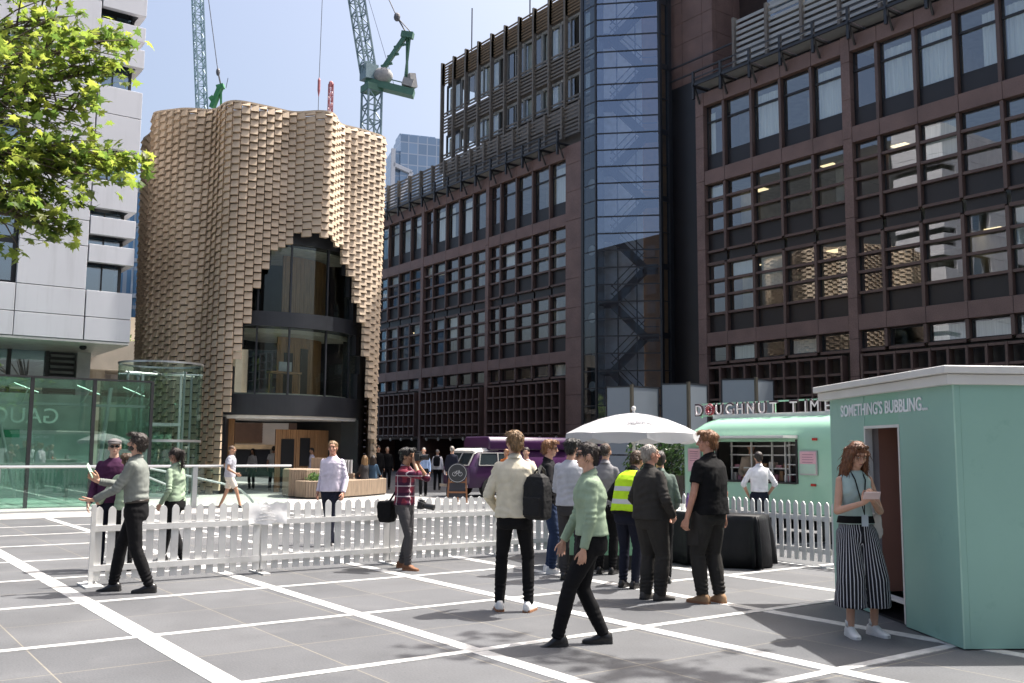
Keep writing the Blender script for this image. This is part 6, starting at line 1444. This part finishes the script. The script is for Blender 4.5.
MB().tube([i18['S'](p) for p in (i18['T']((-.055,.03,1.475)),i18['T']((-.05,.105,1.40)),i18['T']((-.012,.150,1.22)),i18['T']((.0,.165,1.08)),i18['T']((.02,.150,1.20)),i18['T']((.05,.105,1.40)),i18['T']((.055,.03,1.475)))],.006,6).build('lanyard', KBLK, p18)
MB().box(-.03,.03,-.004,.004,-.05,.05).build('badge', mat('pass card',(.35,.40,.44),rough=.4), p18).location = i18['S'](i18['T']((.0,.170,1.03)))
ph = thing('phone', 'pale pink phone held in both hands by the woman by the kiosk door', 'phone', tuple(world(i18,(.0,.315,1.285))), i18['ang']); ph.rotation_euler.x = R(-28)
bevel(MB().box(-.075,.075,-.006,.006,-.036,.036).build('case', mat('pale pink phone case',(.65,.50,.48),rough=.4), ph),.004,2)
hb_ = thing('handbag', 'pale handbag hanging on the shoulder of the woman by the kiosk door', 'bag', tuple(world(i18,(-.20,-.10,1.0))), i18['ang'])
m = MB(); m.loft([[(x*k,y,z) for x,y in ((-.05,-.12),(.05,-.12),(.05,.12),(-.05,.12))] for z,k in ((-.12,.7),(-.08,1),(.05,.9),(.10,.5))]); remeshed('bag_body', m, cloth('pale leather',(.55,.50,.46)), .012, 3, .006, .06, hb_); MB().tube([(0,-.08,.09),(.04,0,.42),(.0,.09,.09)],.008,6).build('strap', cloth('pale strap',(.5,.45,.42)), hb_)
# ---- people further off
F1 = dict(far=2)
def fpos(x, dep): p = atD(x,470,dep); return (p.x,p.y)
person('man in blue shirt walking between the bench and the purple van', at(423,496), HD_(0,-1), 1.68, feet=STRIDE(.18,-.2), skin='fair', hair='grey', style='crop', topm=KBLUE, legm=KBLK, tuck=True, build=1.05, **F1)
w19,i19 = person('figure in white shirt walking away with a dark backpack, left of the purple van', at(437,490), HD_(.1,1), 1.62, feet=STRIDE(.2,-.2), skin='fair', hair='grey', style='crop', topm=KWHITE, legm=KBLK, **F1)
b_ = thing('backpack', 'small dark backpack on the figure in white near the purple van', 'backpack', tuple(world(i19,(0,-.20,1.25))), i19['ang']); m = MB(); m.loft([[(x*k,y*k,z) for x,y in ((-.13,-.08),(.13,-.08),(.13,.08),(-.13,.08))] for z,k in ((-.2,.8),(-.1,1),(.1,1),(.2,.6))]); remeshed('bag_body', m, KDKJ, .02, 2, 0, .1, b_)
MB().tube([(.1,.05,.18),(.1,.2,.2)],.02,5).build('strap', KDKJ, b_)
person('grey-haired man in dark navy suit walking beside the windscreen of the purple van', fpos(452,32.8), HD_(.3,1), 1.74, feet=STRIDE(.2,-.2), skin='fair', hair='grey', style='thin', topm=KNAVY, legm=KNAVY, **F1)
person('person in orange top standing by the side window of the purple van', fpos(506,27.5), HD_(-.4,-.8), 1.62, hands=((-.1,.3,1.3),(.2,.2,1.0)), skin='tan', hair='ginger', style='short', topm=cloth('orange top',(.55,.17,.05)), legm=KBLK, glasses=False, **F1)
person('person in dusty pink top beside the purple van, behind the backpack', fpos(526,21), HD_(-.2,-1), 1.66, skin='fair', hair='dark', style='short', topm=cloth('dusty pink top',(.42,.32,.30)), legm=KBLK, **F1)
person('dark-haired figure in white top under the pavilion canopy, beside the pale column', fpos(252,37.5), HD_(-.2,-1), 1.58, female=True, skin='tan', hair='dark', style='long', topm=KWHITE, legm=KGREY, **F1)
person('man in white tee walking away under the pavilion canopy', fpos(273,37.0), HD_(0,1), 1.70, feet=STRIDE(.2,-.2), skin='fair', hair='dark', style='short', topm=KWHITE, sleeve='short', legm=KNAVY, **F1)
person('man in pale blue shirt in the pavilion entrance, left of a second man in blue', fpos(287,36.6), HD_(.6,.8), 1.74, skin='fair', hair='dark', style='short', topm=KBLUE, legm=cloth('pale trousers',(.35,.36,.40)), **F1)
person('man in sky blue shirt with his back turned in the pavilion entrance, nearest the planter', fpos(295,36.2), HD_(-.2,1), 1.72, skin='fair', hair='dark', style='short', topm=KBLUE, legm=KJEAN, **F1)
person('figure in lilac top standing in the dark pavilion doorway', fpos(311,36.2), HD_(-.6,-.6), 1.62, female=True, skin='tan', hair='black', style='short', topm=KLILAC, legm=KBLK, **F1)
def seated(label, px, dep, heading, **k):
    p = atD(px,478,dep); return person(label, (p.x,p.y), heading, k.pop('H',1.68), seat=.62, feet=((-.10,.38,0,0,0),(.10,.40,0,0,0)), hands=((-.15,.36,.72),(.15,.36,.72)), skin='fair', legm=KNAVY, far=2, **k)
seated('seated woman with fair hair in dark top on the end of the planter bench', 364, 33.1, HD_(-.6,.6), hair='sandy', style='long', topm=KCHAR, female=True)
seated('seated figure in denim jacket with dark hair on the end of the planter bench', 373, 33.6, HD_(.3,1), hair='dark', style='long', topm=KDENJ, female=True)
for x,dep,h,lb in ((378,37.5,1.72,'dark-suited figure standing in shade behind the bench, left of two'),(387,38.5,1.68,'bald dark-suited figure standing in shade behind the bench, right of two')):
    person(lb, fpos(x,dep), HD_(.2,-1), h, skin='fair', hair='dark' if x < 380 else 'grey', style='short' if x < 380 else 'crop', topm=KBLK, legm=KBLK, **F1)
person('server leaning out behind the counter inside the trailer hatch', (-12.62,15.02), HD_(-.1,-1), 1.62, lift=.18, hands=((-.2,.28,1.05),(.2,.28,1.05)), skin='tan', hair='dark', style='short', topm=cloth('pale brown top',(.35,.28,.22)), legm=KBLK, lean=.15, **F1)
# ---------------------------------------------------------------- light
SUN_EL, SUN_AZ = R(61), math.atan2(.17, 1.0)        # azimuth from +y towards +x
sd = V(math.sin(SUN_AZ)*math.cos(SUN_EL), math.cos(SUN_AZ)*math.cos(SUN_EL), math.sin(SUN_EL))
sl = bpy.data.lights.new('sun','SUN'); sl.energy = 4.7; sl.angle = R(.53); sl.color = (1.0,.955,.89)
so_ = link('sun', sl); so_.rotation_euler = sd.to_track_quat('Z','Y').to_euler()
w = bpy.data.worlds.new('World'); SC.world = w; w.use_nodes = True
nt = w.node_tree; bg = nt.nodes['Background']; sk = nt.nodes.new('ShaderNodeTexSky'); sk.sky_type = 'NISHITA'; sk.sun_disc = False
sk.sun_elevation = SUN_EL; sk.sun_rotation = SUN_AZ; sk.air_density = 1.0; sk.dust_density = 8.0; sk.ozone_density = 1.0; sk.altitude = 20
nt.links.new(sk.outputs[0], bg.inputs[0]); bg.inputs[1].default_value = .13
SC.view_settings.view_transform = 'Standard'; SC.view_settings.look = 'None'; SC.view_settings.exposure = 1.05; SC.view_settings.gamma = 1
SC.render.engine = 'CYCLES'; SC.cycles.use_denoising = True; SC.cycles.max_bounces = 10; SC.cycles.transparent_max_bounces = 24; SC.cycles.glossy_bounces = 5; SC.cycles.diffuse_bounces = 5
SC.cycles.caustics_reflective = False; SC.cycles.caustics_refractive = False; SC.cycles.sample_clamp_indirect = 8
